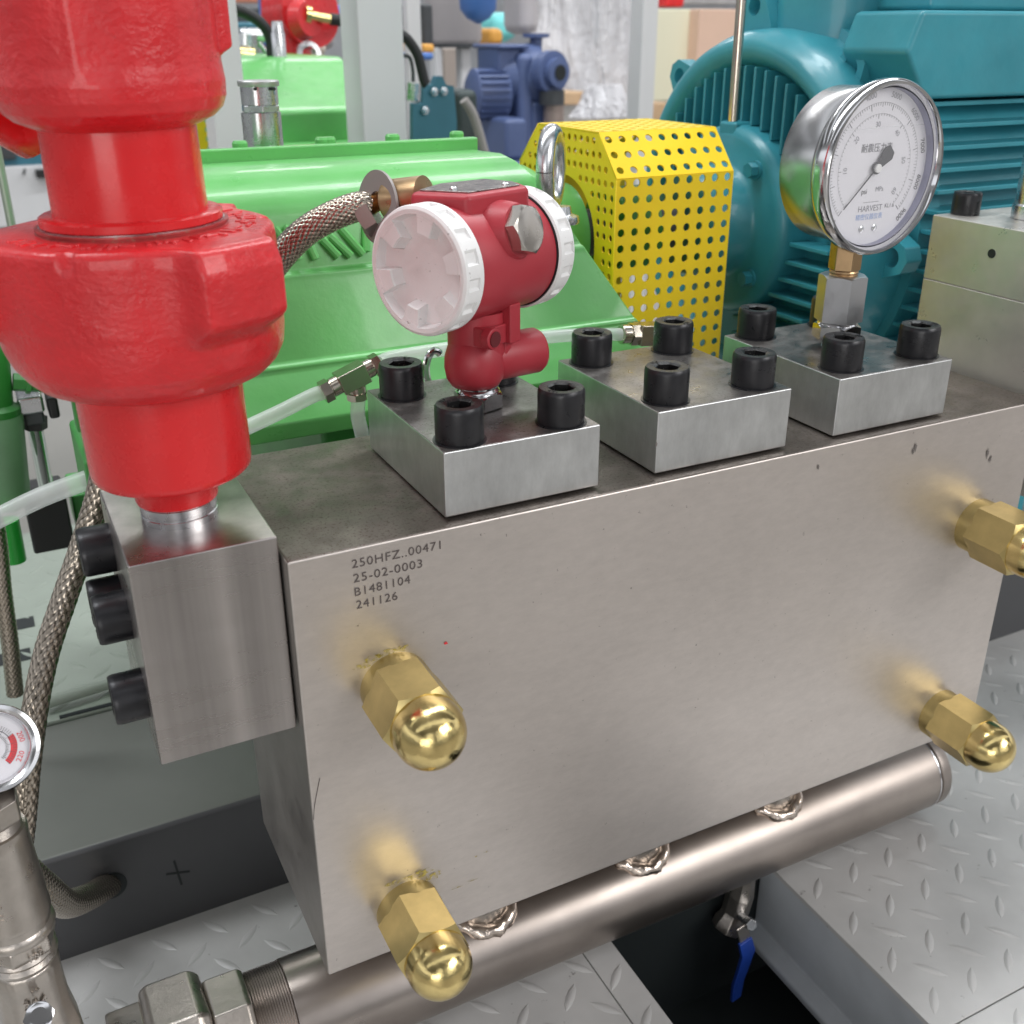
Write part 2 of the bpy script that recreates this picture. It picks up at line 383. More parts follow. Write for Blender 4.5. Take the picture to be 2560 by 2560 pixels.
# beam along the opening
bm_ = MB(); bm_.prism([(HX1 + .002, ZD - .0065), (HX1 + .002, -.655), (HX1 - .018, -.662), (HX1 - .018, -.672), (HX1 + .05, -.672), (HX1 + .05, ZD - .0065)], .45, -.118, Matrix(((1, 0, 0, 0), (0, 0, -1, 0), (0, 1, 0, 0), (0, 0, 0, 1))))
tag(obj('skid_beam', bm_, BEAM, bevel=.003), 'blue grey steel channel beam edging the dark opening in the deck', 'beam')
mb = MB(); mb.box((-.5, .118, -.7495), (1.3, .135, ZD - .0065)); mb.box((-.5, -.47, -.7495), (1.3, .118, -.746)); mb.box((.16, -.46, -.74), (.18, .118, ZD - .0065)); mb.box((.70, -.46, -.74), (.72, .118, ZD - .0065))
struct('skid_underframe', mb, INSIDE)  # skid interior coloured near-black, putting the shade of the opening into the paint
# raised base box of the pump
mb = MB(); mb.box((-.62, .325, -.745), (1.4, .56, -.4325))
bb = struct('skid_base_box', mb, [FRAMED, FRAMEG], bevel=.006, seg=3)
for p in bb.data.polygons:
    if p.normal.z > .5: p.material_index = 1
mb = MB(); mb.box((-.62, .562, -.745), (1.4, 1.12, -.430)); db = struct('rear_deck_plate', mb, mat('rear_deck_grey_green', (.28, .315, .27), .42, var=.1, vs=6, bump=.05, bs=100), bevel=.002)
mb = treads([(-.5, .1, .575, 1.1)], -.430, x0=.56, y0=.07); o = obj('rear_tread_pattern', mb, db.data.materials[0], db, angle=50); o['kind'] = 'stuff'
# bar and slot on the rear deck
a = at(110, 1760, z=-.418); b = at(275, 1708, z=-.418)
mb = MB(); mb.tube([a, b + (b - a)], .007, 12); obj('edge_bar', mb, db.data.materials[0], db)
a = at(150, 1800, z=-.4315); mb = MB(); mb.box((a.x, .5625, -.4318), (a.x + .25, .5685, -.4292)); obj('slot', mb, INSIDE, db)
a = at(62, 1185, z=-.425)
for (u0, v0, u1, v1) in ((0, 1568, 88, 1555), (0, 1655, 78, 1630)):
    q0 = at(u0, v0 + 10, z=-.4295); q1 = at(u1, v1 + 10, z=-.4295)
    mb = MB(); mb.box((-.62, min(q0.y, q1.y), -.432), (q1.x, min(q0.y, q1.y) + .03, -.4292)); obj('slot', mb, INSIDE, db)

# ================================================================ MAIN FLUID END BLOCK
L_, H_, D_ = .6898, .3549, .1921
fe = thing('steel_block', 'large ground steel pump block with brass capped ports and stamped serial numbers', 'pump block', (L_ / 2, D_ / 2, -H_))
mb = MB(); mb.box((0, 0, -H_), (L_, D_, 0))
bo = P('block_body', mb, [STEEL, STEELT, mat('dull_steel_end', (.34, .32, .30), .42, .8, var=.12, vs=9, rv=.08, rs=25, bump=.06, bs=400, bumpd=.0003)], fe, bevel=.0022, seg=2)
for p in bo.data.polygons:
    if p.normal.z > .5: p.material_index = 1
    if p.normal.x < -.5: p.material_index = 2
base_l = at(884, 1418, y=0); base_r = at(1101, 1366, y=0)
lines = [('250HFZ..00471', 880, 1411, 1102, 1362), ('25-02-0003', 884, 1447, 1056, 1408), ('B1481104', 887, 1481, 1026, 1448), ('241126', 891, 1513, 994, 1489)]
for body, u0, v0, u1, v1 in lines:
    a = at(u0, v0, y=-.0004); b = at(u1, v1, y=-.0004); w = (b - a).length
    M = Matrix(((1, 0, 0, 0), (0, 0, -1, 0), (0, 1, 0, 0), (0, 0, 0, 1)))
    me = text_mesh(body, 1, Matrix.Identity(4), depth=0, spacing=1.1)
    xs = [v.co.x for v in me.vertices]; wd = max(xs) - min(xs); x0_ = min(xs); ys = [v.co.y for v in me.vertices]; hh = max(ys) - min(ys)
    for v in me.vertices: v.co = Vector(((v.co.x - x0_) * w / wd, (v.co.y - (max(ys) + min(ys)) / 2) * .0062 / hh, 0))
    dz = b.z - a.z
    me.transform(Matrix.Translation(a) @ Matrix.Rotation(math.asin(-dz / w), 4, 'Y') @ M)
    o = P('serial_text', me, ENGR, fe, smooth=False)
me = None
# bore hole with lip of grease around the brass caps, small red spot
def blob(name, cx, cz, r, seed, mt, par, sx=1, sz=1, n=40, y=-.0006):
    random.seed(seed); ph = [random.uniform(0, 6.28) for _ in range(6)]
    pts = []
    for k in range(n):
        t = 2 * pi * k / n; q = r * (1 + sum(.14 * sin((j + 2) * t + ph[j]) for j in range(6)) * .8)
        pts.append((cx + sx * q * cos(t), y, cz + sz * q * sin(t)))
    mb = MB(); mb.add(pts, [tuple(range(n))]); return P(name, mb, mt, par)
q = at(1114, 1607, y=0); blob('red_spot', q.x, q.z, .0012, 3, INKR, fe)
# scribed arc and corner wear near the lower left
pts = [at(u, v, y=-.0003) for u, v in ((800, 1945), (792, 1985), (786, 2020), (784, 2050))]
mb = MB(); mb.tube(spline(pts), .00025, 5); P('scribe_mark', mb, ENGR, fe)

# ---------------------------------------------------------------- socket head bolt
def make_bolt_meshes(R=.0168, h=.0255, rh=.0092):
    n = 60; V = []; F = []
    prof = [(R * .985, 0.0), (R, .0012), (R, h - .0035), (R * .975, h - .0012), (R * .93, h)]
    for r, z in prof:
        for k in range(n): t = 2 * pi * k / n; V.append((r * cos(t), r * sin(t), z))
    for i in range(len(prof) - 1):
        for k in range(n): k2 = (k + 1) % n; F.append((i * n + k, i * n + k2, (i + 1) * n + k2, (i + 1) * n + k))
    head = MB(); head.add(V, F)
    top = MB(); V = []; F = []
    fl = rh * cos(pi / 6); hr = lambda t: fl / cos((t % (pi / 3)) - pi / 6)
    rows = [[(R * .93 * cos(2 * pi * k / n), R * .93 * sin(2 * pi * k / n), h) for k in range(n)],
            [(rh * 1.12 * cos(2 * pi * k / n), rh * 1.12 * sin(2 * pi * k / n), h) for k in range(n)],
            [(hr(2 * pi * k / n) * cos(2 * pi * k / n), hr(2 * pi * k / n) * sin(2 * pi * k / n), h - .0012) for k in range(n)],
            [(hr(2 * pi * k / n) * cos(2 * pi * k / n), hr(2 * pi * k / n) * sin(2 * pi * k / n), h - .015) for k in range(n)]]
    for r in rows: V += r
    for i in range(3):
        for k in range(n): k2 = (k + 1) % n; F.append((i * n + k, i * n + k2, (i + 1) * n + k2, (i + 1) * n + k))
    F.append(tuple(3 * n + k for k in range(n)))
    top.add(V, F)
    a = obj('bolt', head, BLACK); b = obj('socket', top, BLACKT)
    txt = text_mesh('12.9', .0046, Matrix.Identity(4), depth=.00025, align='CENTER')
    for v in txt.vertices:
        x, y, z = v.co; rr = .0125 + y; t = pi / 2 - x / .0125 + .6; v.co = (rr * cos(t), rr * sin(t), h + .0001 + z)
    c = obj('grade_mark', txt, BLACKT, smooth=False)
    ms = (a.data, b.data, c.data)
    for o in (a, b, c): bpy.data.objects.remove(o)
    return ms
BM = make_bolt_meshes()
def bolt(parent, M, rot=0.0):
    a = bpy.data.objects.new('bolt', BM[0]); COL.objects.link(a); a.parent = parent
    a.matrix_local = Matrix.Translation(-parent.location) @ M @ Matrix.Rotation(rot, 4, 'Z')
    b = bpy.data.objects.new('socket', BM[1]); COL.objects.link(b); b.parent = a
    c = bpy.data.objects.new('grade_mark', BM[2]); COL.objects.link(c); c.parent = a
    return a

# ---------------------------------------------------------------- three cover plates
plates = [('left steel cover plate, under the red transmitter', .1125, .2332, .0474, (.1322, .2108), .0283, .1347),
          ('middle steel cover plate, nothing mounted on its scratched top', .2817, .4057, .0485, (.3028, .3842), .0325, .1406),
          ('right steel cover plate, under the round pressure gauge', .4543, .5786, .0485, (.4772, .5620), .0350, .1440)]
for i, (lab, xa, xb, h, bx, by0, by1) in enumerate(plates):
    t = thing('cover_plate', lab, 'cover plate', ((xa + xb) / 2, .085, .002), 'steel cover plates bolted on the block')
    mb = MB(); mb.box((xa, .0105, .002), (xb, .1600, .002 + h))
    o = P('plate', mb, [PLATE, PLATET], t, bevel=.0013, seg=2)
    for p in o.data.polygons:
        if p.normal.z > .5: p.material_index = 1
    mb = MB(); mb.box((xa + .012, .020, 0), (xb - .012, .150, .002)); P('gasket', mb, INSIDE, t)
    for x in bx:
        for y in (by0, by1):
            mb = MB(); mb.lathe([(.0185, 0), (.0185, .0005), (.0172, .0006)], 40, Matrix.Translation((x, y, .002 + h))); P('spot_face', mb, BLACK, t)
            bolt(t, Matrix.Translation((x, y, .0024 + h)), random.uniform(0, 6))

# ---------------------------------------------------------------- side blocks
sb = thing('side_block', 'smaller polished steel block bolted on the left end, carrying the red hammer union', 'steel block', (-.046, .075, -.132))
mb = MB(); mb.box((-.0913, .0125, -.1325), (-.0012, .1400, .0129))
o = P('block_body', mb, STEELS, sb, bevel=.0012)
Mx = frame((0, 0, 0), (-1, 0, 0), (0, 0, 1))
for y, z in ((.105, -.0195), (.105, -.065), (.105, -.108), (.047, -.0475), (.047, -.0885)):
    pass
for (u, v, y) in ((233, 1381, .108), (289, 1543, .062), (276, 1563, .108), (326, 1735, .040)):
    q = at(u, v, x=-.107)
for y, z in ((.110, -.0175), (.070, -.0490), (.1000, -.0520), (.0450, -.0955)):
    bolt(sb, Matrix.Translation((-.0865, y, z)) @ Mx.to_3x3().to_4x4(), y * 9)

TWM = mat('warm_satin_steel', (.60, .575, .535), .36, .62, var=.16, vs=9, rv=.10, rs=40, bump=.06, bs=400, bumpd=.0003)
tw = thing('relief_valve_block', 'stepped steel valve block standing at the right end of the pump block', 'steel block', (.8, .1, 0))
mb = MB(); mb.box((.7026, -.002, -.10), (.86, .166, .0767)); P('block_body', mb, TWM, tw, bevel=.001)
mb = MB(); mb.box((.7026, -.002, .0769), (.86, .166, .1386)); P('upper_block', mb, TWM, tw, bevel=.001)
a = at(2479, 634, x=.7024); mb = MB(); mb.lathe([(.0042, 0), (.0042, .0006)], 20, frame(a + Vector((.0003, 0, 0)), (-1, 0, 0))); P('drill_hole', mb, INSIDE, tw)
q = at(2421, 481, z=.1386 + .0205); bolt(tw, Matrix.Translation((q.x, q.y, .1388)) @ Matrix.Diagonal((.80, .80, .82, 1)), 1)
rc = at(2585, 545, z=.1390)
mb = MB(); mb.lathe([(.021, 0), (.021, .012), (.0195, .014), (.0195, .16)], 40, Matrix.Translation(rc)); P('valve_stem', mb, ZINC, tw)

# ---------------------------------------------------------------- brass cap nuts
caps = [(.0663, -.1105, 125, 'upper left brass dome cap nut, beneath the stamped numbers', .0250, 0),
        (.0663, -.3150, 111, 'lower left brass dome cap nut, in front of the pipe with yellow grease above it', .0250, 1),
        (.6326, -.1105, 122, 'upper right brass dome cap nut, cut off by the picture edge', .0250, 0),
        (.6326, -.3180, 125, 'lower right brass dome cap nut, above the capped pipe end', .0243, 1)]
for x, z, ang, lab, r, pol in caps:
    t = thing('cap_nut', lab, 'brass cap', (x, 0, z), 'brass cap nuts on the front of the block')
    M = frame((x, 0, z), (0, -1, 0), (1, 0, 0)); ph = -radians(ang) 
    mb = MB(); mb.lathe([(.0252, -.002), (.0252, .0125), (.0246, .0140)], 56, M); P('collar', mb, BRASS, t)
    mb = MB(); mb.hexa(.0286, .0120, .0545, M, ch=.7, ph=radians(ang)); P('hexagon', mb, BRASS, t, angle=25)
    R = .0243
    pr = [(R * .995, .0535), (R, .056), (R, .060)] + [(R * cos(a_ * pi / 2 / 14), .062 + R * 1.0 * sin(a_ * pi / 2 / 14)) for a_ in range(0, 14)] + [(1e-6, .062 + R)]
    mb = MB(); mb.lathe(pr, 64, M, caps=False); P('dome', mb, BRASSP, t, angle=60)
# yellow grease smears
for k, (u, v, r, sx, sz) in enumerate(((1047, 2185, .0058, 1.9, .55), (1083, 2188, .004, 1.5, .8), (985, 2205, .0036, 2.2, .5), (1150, 2215, .0018, 3.5, .35), (1180, 2200, .0012, 3, .4), (1215, 2128, .0014, 1.8, .5), (1190, 2140, .0009, 1.5, .6))):
    q = at(u, v, y=0); blob('yellow_stain', q.x, q.z, r, k, YSTAIN, fe, sx, sz)
for k, (u, v) in enumerate(((960, 1632), (905, 1665), (930, 1645), (1000, 1622))):
    q = at(u, v, y=0); blob('yellow_stain', q.x, q.z, .0035, k + 20, YSTAIN, fe, 1.6, .7)
# dark nicks on the upper right of the face
for k, (u, v, s) in enumerate(((2288, 1118, .0022), (2282, 1128, .0018), (2468, 1133, .0024), (2475, 1147, .0020), (2045, 1167, .0014), (1640, 1110, .0012))):
    q = at(u, v, y=0); blob('nick_mark', q.x, q.z, s, k + 40, mat('nick', (.22, .20, .19), .5, .6) if k == 0 else bpy.data.materials['nick'], fe, .6, 1.6)

# ================================================================ RED HAMMER UNION
hu = thing('hammer_union', 'bright red painted hammer union with winged nut standing on the left side block', 'pipe union', (-.0489, .0733, .0129))
hu.rotation_euler = (0, radians(-.8), 0)
def HP(name, mb, mt, **k):
    o = obj(name, mb, mt, hu, **k); return o
mb = MB(); mb.lathe([(.0243, -.004), (.0243, .0045), (.0236, .005), (.0236, .0065), (.0243, .007), (.0243, .012), (.0238, .0125), (.0238, .020)], 60); HP('threaded_neck', mb, ZINC)
mb = MB(); mb.lathe([(.0255, .0135), (.0262, .016), (.0262, .020), (.0272, .023), (.0272, .035)], 60); HP('neck', mb, REDS)
mb = MB(); mb.lathe([(.028, .0330), (.0475, .0332), (.0492, .035), (.0498, .039), (.0500, .100)], 90); HP('lower_sub', mb, REDS, angle=45)
def ss(a, b, x):
    x = max(0, min(1, (x - a) / (b - a))); return x * x * (3 - 2 * x)
NB, NT = .0940, .1825
lugA = [radians(-64.5), radians(55.5), radians(175.5)]
nT = 300
bprof = [(0, .0545), (.03, .062), (.07, .0690), (.13, .0742), (.22, .0782), (.33, .0795), (.47, .0800), (.52, .0808), (.88, .0800), (.95, .0785), (1, .0755)]
def basef(f):
    for (a, ra), (b, rb) in zip(bprof, bprof[1:]):
        if f <= b: return ra + (rb - ra) * (f - a) / (b - a)
    return bprof[-1][1]
def nut_r(t, z):
    f = (z - NB) / (NT - NB); base = basef(f); best = base
    for la in lugA:
        d = abs((t - la + pi) % (2 * pi) - pi)
        if d < 1.0:
            zt = ss(.38, .60, f) * (1 - .16 * ss(.86, 1.0, f)); face = .0992 / cos(min(d, .5)) - .002 * ss(.1, .27, d)
            flank = .0800 + .0185 * math.exp(-max(0, d - .27) / .085)
            k = 1 - ss(.225, .330, d); r = face * k + flank * (1 - k)
            lower = base + .004 * math.exp(-(d / .45) ** 2) * ss(.1, .4, f)
            best = max(best, lower + (r - lower) * zt)
    return best
zs = [NB + (NT - NB) * i / 56 for i in range(57)]
V = []; F = []
for z in zs:
    for k in range(nT):
        t = 2 * pi * k / nT; r = nut_r(t, z); V.append((r * cos(t), r * sin(t), z))
nz = len(zs)
for i in range(nz - 1):
    for k in range(nT): k2 = (k + 1) % nT; F.append((i * nT + k, i * nT + k2, (i + 1) * nT + k2, (i + 1) * nT + k))
b0 = len(V)
for j, (fr, dz) in enumerate(((.955, .0022), (.88, .0029), (.7, .0032), (.0, .0034))):
    for k in range(nT):
        t = 2 * pi * k / nT; r = nut_r(t, NT); rr = .044 + (r - .044) * fr; V.append((rr * cos(t), rr * sin(t), NT + dz))
for j in range(4):
    for k in range(nT):
        k2 = (k + 1) % nT; a0 = ((nz - 1) * nT if j == 0 else b0 + (j - 1) * nT); a1 = b0 + j * nT
        F.append((a0 + k, a0 + k2, a1 + k2, a1 + k))
b1 = len(V)
for k in range(nT): t = 2 * pi * k / nT; V.append((.048 * cos(t), .048 * sin(t), NB + .0005))
for k in range(nT): k2 = (k + 1) % nT; F.append((b1 + k, b1 + k2, k2, k))
mb = MB(); mb.add(V, F); nut = HP('wing_nut', mb, RED, angle=75)
# cast raised characters round the top of the nut
random.seed(11); mb = MB()
for k in range(30):
    t = radians(-165 + k * 6.5 + random.uniform(-1, 1))
    if any(abs((t - la + pi) % (2 * pi) - pi) < -.1 for la in lugA): continue
    r = random.choice((.0635, .0655)); M = Matrix.Translation((0, 0, NT + .0028)) @ Matrix.Rotation(t, 4, 'Z') @ Matrix.Translation((r, 0, 0))
    for q in range(random.choice((1, 2, 2))):
        w_, l_ = random.choice(((.0014, .0046), (.0042, .0013), (.0014, .0046))); x_, y_ = random.uniform(-.002, .002), random.uniform(-.002, .002)
        mb.box((x_ - l_, y_ - w_, -.001), (x_ + l_, y_ + w_, .0014), M)
o = obj('cast_lettering', mb, RED, nut, bevel=.0007, seg=2); o['kind'] = 'stuff'
mb = MB(); mb.lathe([(.0440, .1838), (.0512, .1839), (.0512, .1846)], 90, caps=False); mb.lathe([(.0440, .1887), (.0515, .1888), (.0515, .1891), (.0440, .1892)], 90, caps=False); HP('thread_ring', mb, ZINC)
DRED = mat('dusty_red_ring', (.42, .05, .05), .35, .2, var=.3, vs=60, speck=.2, speckc=(.35, .22, .16), ss=150)
mb = MB(); mb.lathe([(.0435, .1845), (.0530, .1850), (.0538, .1855), (.0538, .1862), (.0528, .1866), (.0528, .1872), (.0536, .1876), (.0536, .1886), (.0440, .1888)], 90); HP('lower_snap_ring', mb, DRED)
mb = MB(); mb.lathe([(.0436, .1890), (.0500, .1892), (.0508, .1898), (.0508, .1938), (.0496, .1946), (.0438, .1948)], 90); HP('upper_snap_ring', mb, REDS)
mb = MB(); mb.lathe([(.0432, .176), (.0424, .2500)], 90); HP('sleeve', mb, REDS)
prof = [(.0420, .2405), (.0470, .2425), (.0535, .2455), (.0585, .2500), (.0610, .2560), (.0614, .2640), (.0604, .2730), (.0602, .2850), (.0606, .32), (.0615, .42)]
def upr(t, h):
    a = (t - radians(-8) + pi) % (2 * pi) - pi; b_ = (t - radians(-112) + pi) % (2 * pi) - pi; c_ = (t - radians(-100) + pi) % (2 * pi) - pi
    k = ss(.2755, .2815, h)
    return 1 + .115 * k * (1 - ss(.16, .24, abs(a))) + ss(.262, .275, h) * (.010 * math.exp(-(b_ / .035) ** 2) - .012 * math.exp(-(c_ / .13) ** 2)) 
prof2 = []
for i in range(len(prof) - 1):
    for q in range(8): f = q / 8; prof2.append((prof[i][0] * (1 - f) + prof[i + 1][0] * f, prof[i][1] * (1 - f) + prof[i + 1][1] * f))
prof2.append(prof[-1])
mb = MB(); mb.lathe(prof2, 220, rf=upr); HP('upper_body', mb, RED, angle=60)
# rounded arm reaching out behind the upper body on the left
a = Vector((-.0489, .0733, 0)) + Vector((0, 0, 0))
p0 = at(95, 330, y=.16); p1 = at(-160, 170, y=.12)
M = hu.matrix_world
loc = lambda w: Vector(w) - hu.location
mb = MB(); dd = (loc(p1) - loc(p0)); 
mb.tube([loc(p0) - dd * .03, loc(p0), loc(p0) + dd * .25, loc(p1)], lambda f: .0165 if f > .1 else .013, 20); HP('side_arm', mb, REDS, bevel=0, angle=60)

# ================================================================ PRESSURE TRANSMITTER
TC = Vector((.1742, .0880, .1574)); TA = Vector((.907, .4205, 0)).normalized(); TB = Vector((.4205, -.907, 0)).normalized(); TZ = Vector((0, 0, 1))
tr = thing('pressure_transmitter', 'dull red pressure transmitter with two white screw caps and a braided cable', 'transmitter', (.1728, .085, .051))
MT = frame(TC, TA, TZ)
mb = MB(); mb.lathe([(.0395, -.042), (.0403, -.040), (.0403, .040), (.0395, .042)], 72, MT)
P('housing', mb, REDT, tr, angle=60)
# upper shoulder of the housing under the name plate
mb = MB(); M = Matrix.Identity(4)
for i in range(3): M[i][0] = TA[i]; M[i][1] = -TB[i]; M[i][2] = TZ[i]; M[i][3] = TC[i]
mb.prism([(-.044, .020), (-.030, -.020), (.030, -.024), (.043, -.006), (.040, .024), (-.005, .034)], .018, .0475, M)
P('shoulder', mb, REDT, tr, bevel=.004, seg=3)
mb = MB(); mb.prism([(-.036, .018), (-.024, -.015), (.026, -.0185), (.036, -.004), (.034, .020), (-.004, .028)], .0476, .0486, M); npl = P('name_plate', mb, mat('scratched_name_plate', (.45, .42, .40), .25, .9, var=.5, vs=120, speck=.5, speckc=(.12, .10, .09), ss=260), tr, bevel=.0003, seg=1)
for q in ((-.020, .002), (.018, -.012)):
    mb = MB(); mb.lathe([(.0026, .0486), (.0026, .0496), (.0018, .0503), (1e-6, .0504)], 16, M @ Matrix.Translation((q[0], q[1], 0)), caps=False); P('screw', mb, ZINC, tr)
def cap(sign, name):
    M = frame(TC + TA * (.0415 * sign), TA * sign, TZ)
    def notch(t, h): return 1 - .045 * (1 if (t * 16 / (2 * pi)) % 1 > .55 else 0) * (1 if .005 < h < .016 else 0)
    prof = [(.0415, 0), (.0430, .0012), (.0430, .0049), (.0430, .0051), (.0430, .0159), (.0430, .0161), (.0424, .0178), (.0405, .0190)]
    mb = MB(); mb.lathe(prof, 160, M, caps=False, rf=notch)
    # dished front with stepped lobes
    n = 160; V = []; rr = [(.0405, .0190), (.0375, .0188), (.0355, .0120), (.0255, .0100), (.0228, .0092), (.012, .0088), (1e-5, .0088)]
    for j, (r, h) in enumerate(rr):
        for k in range(n):
            t = 2 * pi * k / n; lob = 1 if (t * 6 / (2 * pi)) % 1 > .55 else 0
            hh = (.0182 if lob and j in (2, 3) else h); r2 = r; V.append((r2 * cos(t), r2 * sin(t), hh))
    F = [(j * n + k, j * n + (k + 1) % n, (j + 1) * n + (k + 1) % n, (j + 1) * n + k) for j in range(len(rr) - 1) for k in range(n)]
    mb.add(V, F, M)
    o = P(name, mb, WHITEC, tr, angle=28)
    return o, M
capL, ML = cap(-1, 'screw_cap'); capR, MR = cap(1, 'screw_cap')
# wrinkled protective film on the near cap
mb = MB(); V = []; F = []; n = 40; m_ = 10
for j in range(m_ + 1):
    r = .0400 * j / m_
    for k in range(n):
        t = 2 * pi * k / n; V.append((r * cos(t), r * sin(t), .0150 + .0042 * (j / m_) ** 2 + .0022 * (1 - j / m_) * noise.noise(Vector((r * 120 * cos(t), r * 120 * sin(t), 3)))))
F = [(j * n + k, j * n + (k + 1) % n, (j + 1) * n + (k + 1) % n, (j + 1) * n + k) for j in range(m_) for k in range(n)]
mb.add(V, F, ML); P('protective_film', mb, FILM, capL, angle=20)
for s in (-1, 1):
    mb = MB(); mb.lathe([(.0408, .0405), (.0408, .0418)], 60, frame(TC, TA * s, TZ)); P('seal_ring', mb, RUB, tr)
# hexagon plug facing front
pc = TC - TA * .002 + TZ * .015; pn = (TB * .97 + TZ * .20 + TA * .06).normalized()
mb = MB(); mb.lathe([(.0235, .020), (.0190, .0365), (.0175, .0395)], 48, frame(pc, pn)); P('plug_boss', mb, REDT, tr, angle=50)
mb = MB(); mb.hexa(.0172, .0390, .0485, frame(pc, pn, TZ), ch=.8, ph=.25); P('hexagon_plug', mb, mat('turned_stainless_plug', (.50, .47, .43), .24, 1, rv=.05, rs=50), tr, angle=25)
# neck, bracket and sensor bulb
mb = MB(); mb.lathe([(.0215, -.068), (.0215, -.036)], 40, Matrix.Translation(TC)); P('neck', mb, REDT, tr)
M = frame(TC, TB, TZ); Mi = Matrix.Identity(4)
for i in range(3): Mi[i][0] = TA[i]; Mi[i][1] = TB[i]; Mi[i][2] = TZ[i]; Mi[i][3] = TC[i]
mb = MB(); mb.box((-.018, .005, -.0575), (.016, .0235, -.0435), Mi); mb.box((.004, .008, -.058), (.016, .0275, -.030), Mi); mb.lathe([(.0078, 0), (.0078, .008)], 24, frame(TC - TA * .014 + TB * .020 - TZ * .0505, TB)); mb.box((.005, .006, -.070), (.0125, .022, -.056), Mi)
P('lock_bracket', mb, REDT, tr, bevel=.0012)
mb = MB(); mb.lathe([(.0055, 0), (.0055, .0006)], 20, frame(TC - TA * .014 + TB * .0282 - TZ * .0505, TB)); P('bracket_hole', mb, mat('dark_red_recess', (.12, .008, .012), .6), tr)
bc = Vector((.1705, .085, 0.0855))
mb = MB(); pr = [(.0140, -.0190), (.0175, -.0182), (.0208, -.0130), (.0222, -.0050), (.0218, .0030), (.0195, .0105), (.0165, .0150), (.0140, .0185)]
mb.lathe(pr, 48, Matrix.Translation(bc))
mb.lathe([(.0165, 0), (.0172, .010), (.0168, .0500), (.0150, .0530), (.0120, .0533)], 36, frame(bc + Vector((.002, 0, -.001)), (TA * .92 + TB * .32)))
P('sensor_body', mb, REDT, tr, angle=60)
hx = Vector((.1728, .085, .0504))
mb = MB(); mb.hexa(.0185, .000, .0110, Matrix.Translation(hx), ch=.7, ph=.35); mb.lathe([(.0150, .011), (.0160, .0125), (.0145, .0145), (.0158, .0165), (.0158, .0185)], 40, Matrix.Translation(hx)); P('hexagon_nut', mb, CHROME, tr, angle=28)

# cable gland, washer and braided conduit
g0 = at(1050, 495, y=.125); g1 = at(955, 505, y=.150); gd = (g1 - g0).normalized()
mb = MB(); mb.lathe([(.0150, -.004), (.0150, .024), (.0140, .0260)], 40, frame(g0, gd)); P('brass_gland', mb, BRONZE, tr)
c1 = at(948, 500, y=.153)
mb = MB(); mb.lathe([(.0110, .0), (.0255, 0), (.0255, .0022), (.0110, .0022), (.0110, 0)], 48, frame(at(948, 518, y=.146), (CT - at(948, 518, y=.146)).normalized() * .60 - Vector((.89, -.455, 0)) * .80), caps=False); P('washer', mb, mat('grey_rubber_washer', (.30, .28, .27), .5, .3), tr)
mb = MB()
th0 = at(968, 488, y=.150); th1 = at(925, 515, y=.156)
mb.tube([th0.lerp(th1, i / 40) for i in range(41)], lambda f: .0062 + .0007 * (int(f * 40) % 2), 20); P('thread', mb, BRONZE, tr)
mb = MB(); mb.hexa(.0150, 0, .011, frame(at(940, 535, y=.155), (th1 - th0).normalized()), ch=.6); P('lock_nut', mb, mat('dull_nut', (.30, .28, .26), .4, .8), tr, angle=28)
braided('braided_conduit', [at(930, 520, y=.157), at(900, 516, y=.160), at(840, 536, y=.166), at(770, 575, y=.174), at(712, 630, y=.182), at(640, 720, y=.19)], .0103, tr, na=18, n=108, step=.075)

# ================================================================ PRESSURE GAUGE
ga = thing('pressure_gauge', 'large round stainless pressure gauge with white dial on the right cover plate', 'gauge', (.5164, .085, .0505))
GN = Vector((cos(radians(-86)), sin(radians(-86)), 0)); GX = Vector((-GN.y, GN.x, 0)); GC = Vector((.5164, .085, .202))
MG = Matrix.Identity(4)
for i in range(3): MG[i][0] = GX[i]; MG[i][1] = TZ[i]; MG[i][2] = GN[i]; MG[i][3] = GC[i]
def gz(z): return MG @ Matrix.Translation((0, 0, z))
mb = MB(); mb.lathe([(.052, -.030), (.0575, -.029), (.0605, -.026), (.0612, .006), (.0622, .0065), (.0622, .0095), (.0612, .010), (.0612, .016)], 120, MG, caps=False); mb.lathe([(1e-5, -.0302), (.0521, -.0300)], 60, MG, caps=False); P('case', mb, mat('satin_stainless_case', (.60, .60, .61), .24, 1, rv=.04, rs=12, bump=.05, bs=30), ga, angle=45)
mb = MB(); mb.lathe([(.0612, .014), (.0655, .0145), (.0674, .018), (.0678, .024), (.0670, .0290), (.0652, .0308), (.0632, .0306), (.0622, .0290), (.0615, .0262), (.0608, .0240), (.0606, .016)], 120, MG, caps=False); P('bezel', mb, CHROME, ga, angle=50)
mb = MB(); mb.lathe([(1e-5, .0178), (.0606, .0178)], 96, MG, caps=False); dial = P('dial', mb, DIAL, ga)
mb = MB(); mb.lathe([(.0604, .0179), (.0604, .0245)], 96, MG, caps=False); P('inner_ring', mb, mat('purple_grey_ring', (.30, .30, .42), .3, .4), ga)
mb = MB(); mb.lathe([(1e-5, .0248), (.0608, .0248)], 96, MG, caps=False); P('glass', mb, GLASS, ga)
mb = MB()
mk = lambda r0, r1, t, w: mb.box((-w, r0 * 1.07, 0), (w, r1 * 1.07, .00015), gz(.0180) @ Matrix.Rotation(-t, 4, 'Z'))
for k in range(91):
    t = radians(-135 + 270 * k / 90); mk(.0415 if k % 10 == 0 else (.0430 if k % 5 == 0 else .0440), .0462, t, .00022 if k % 10 == 0 else .00012)
for k in range(63):
    t = radians(-135 + 270 * k / 62); mk(.0350 if k % 10 == 0 else .0368, .0382, t, .00018 if k % 10 == 0 else .00010)
n = 120
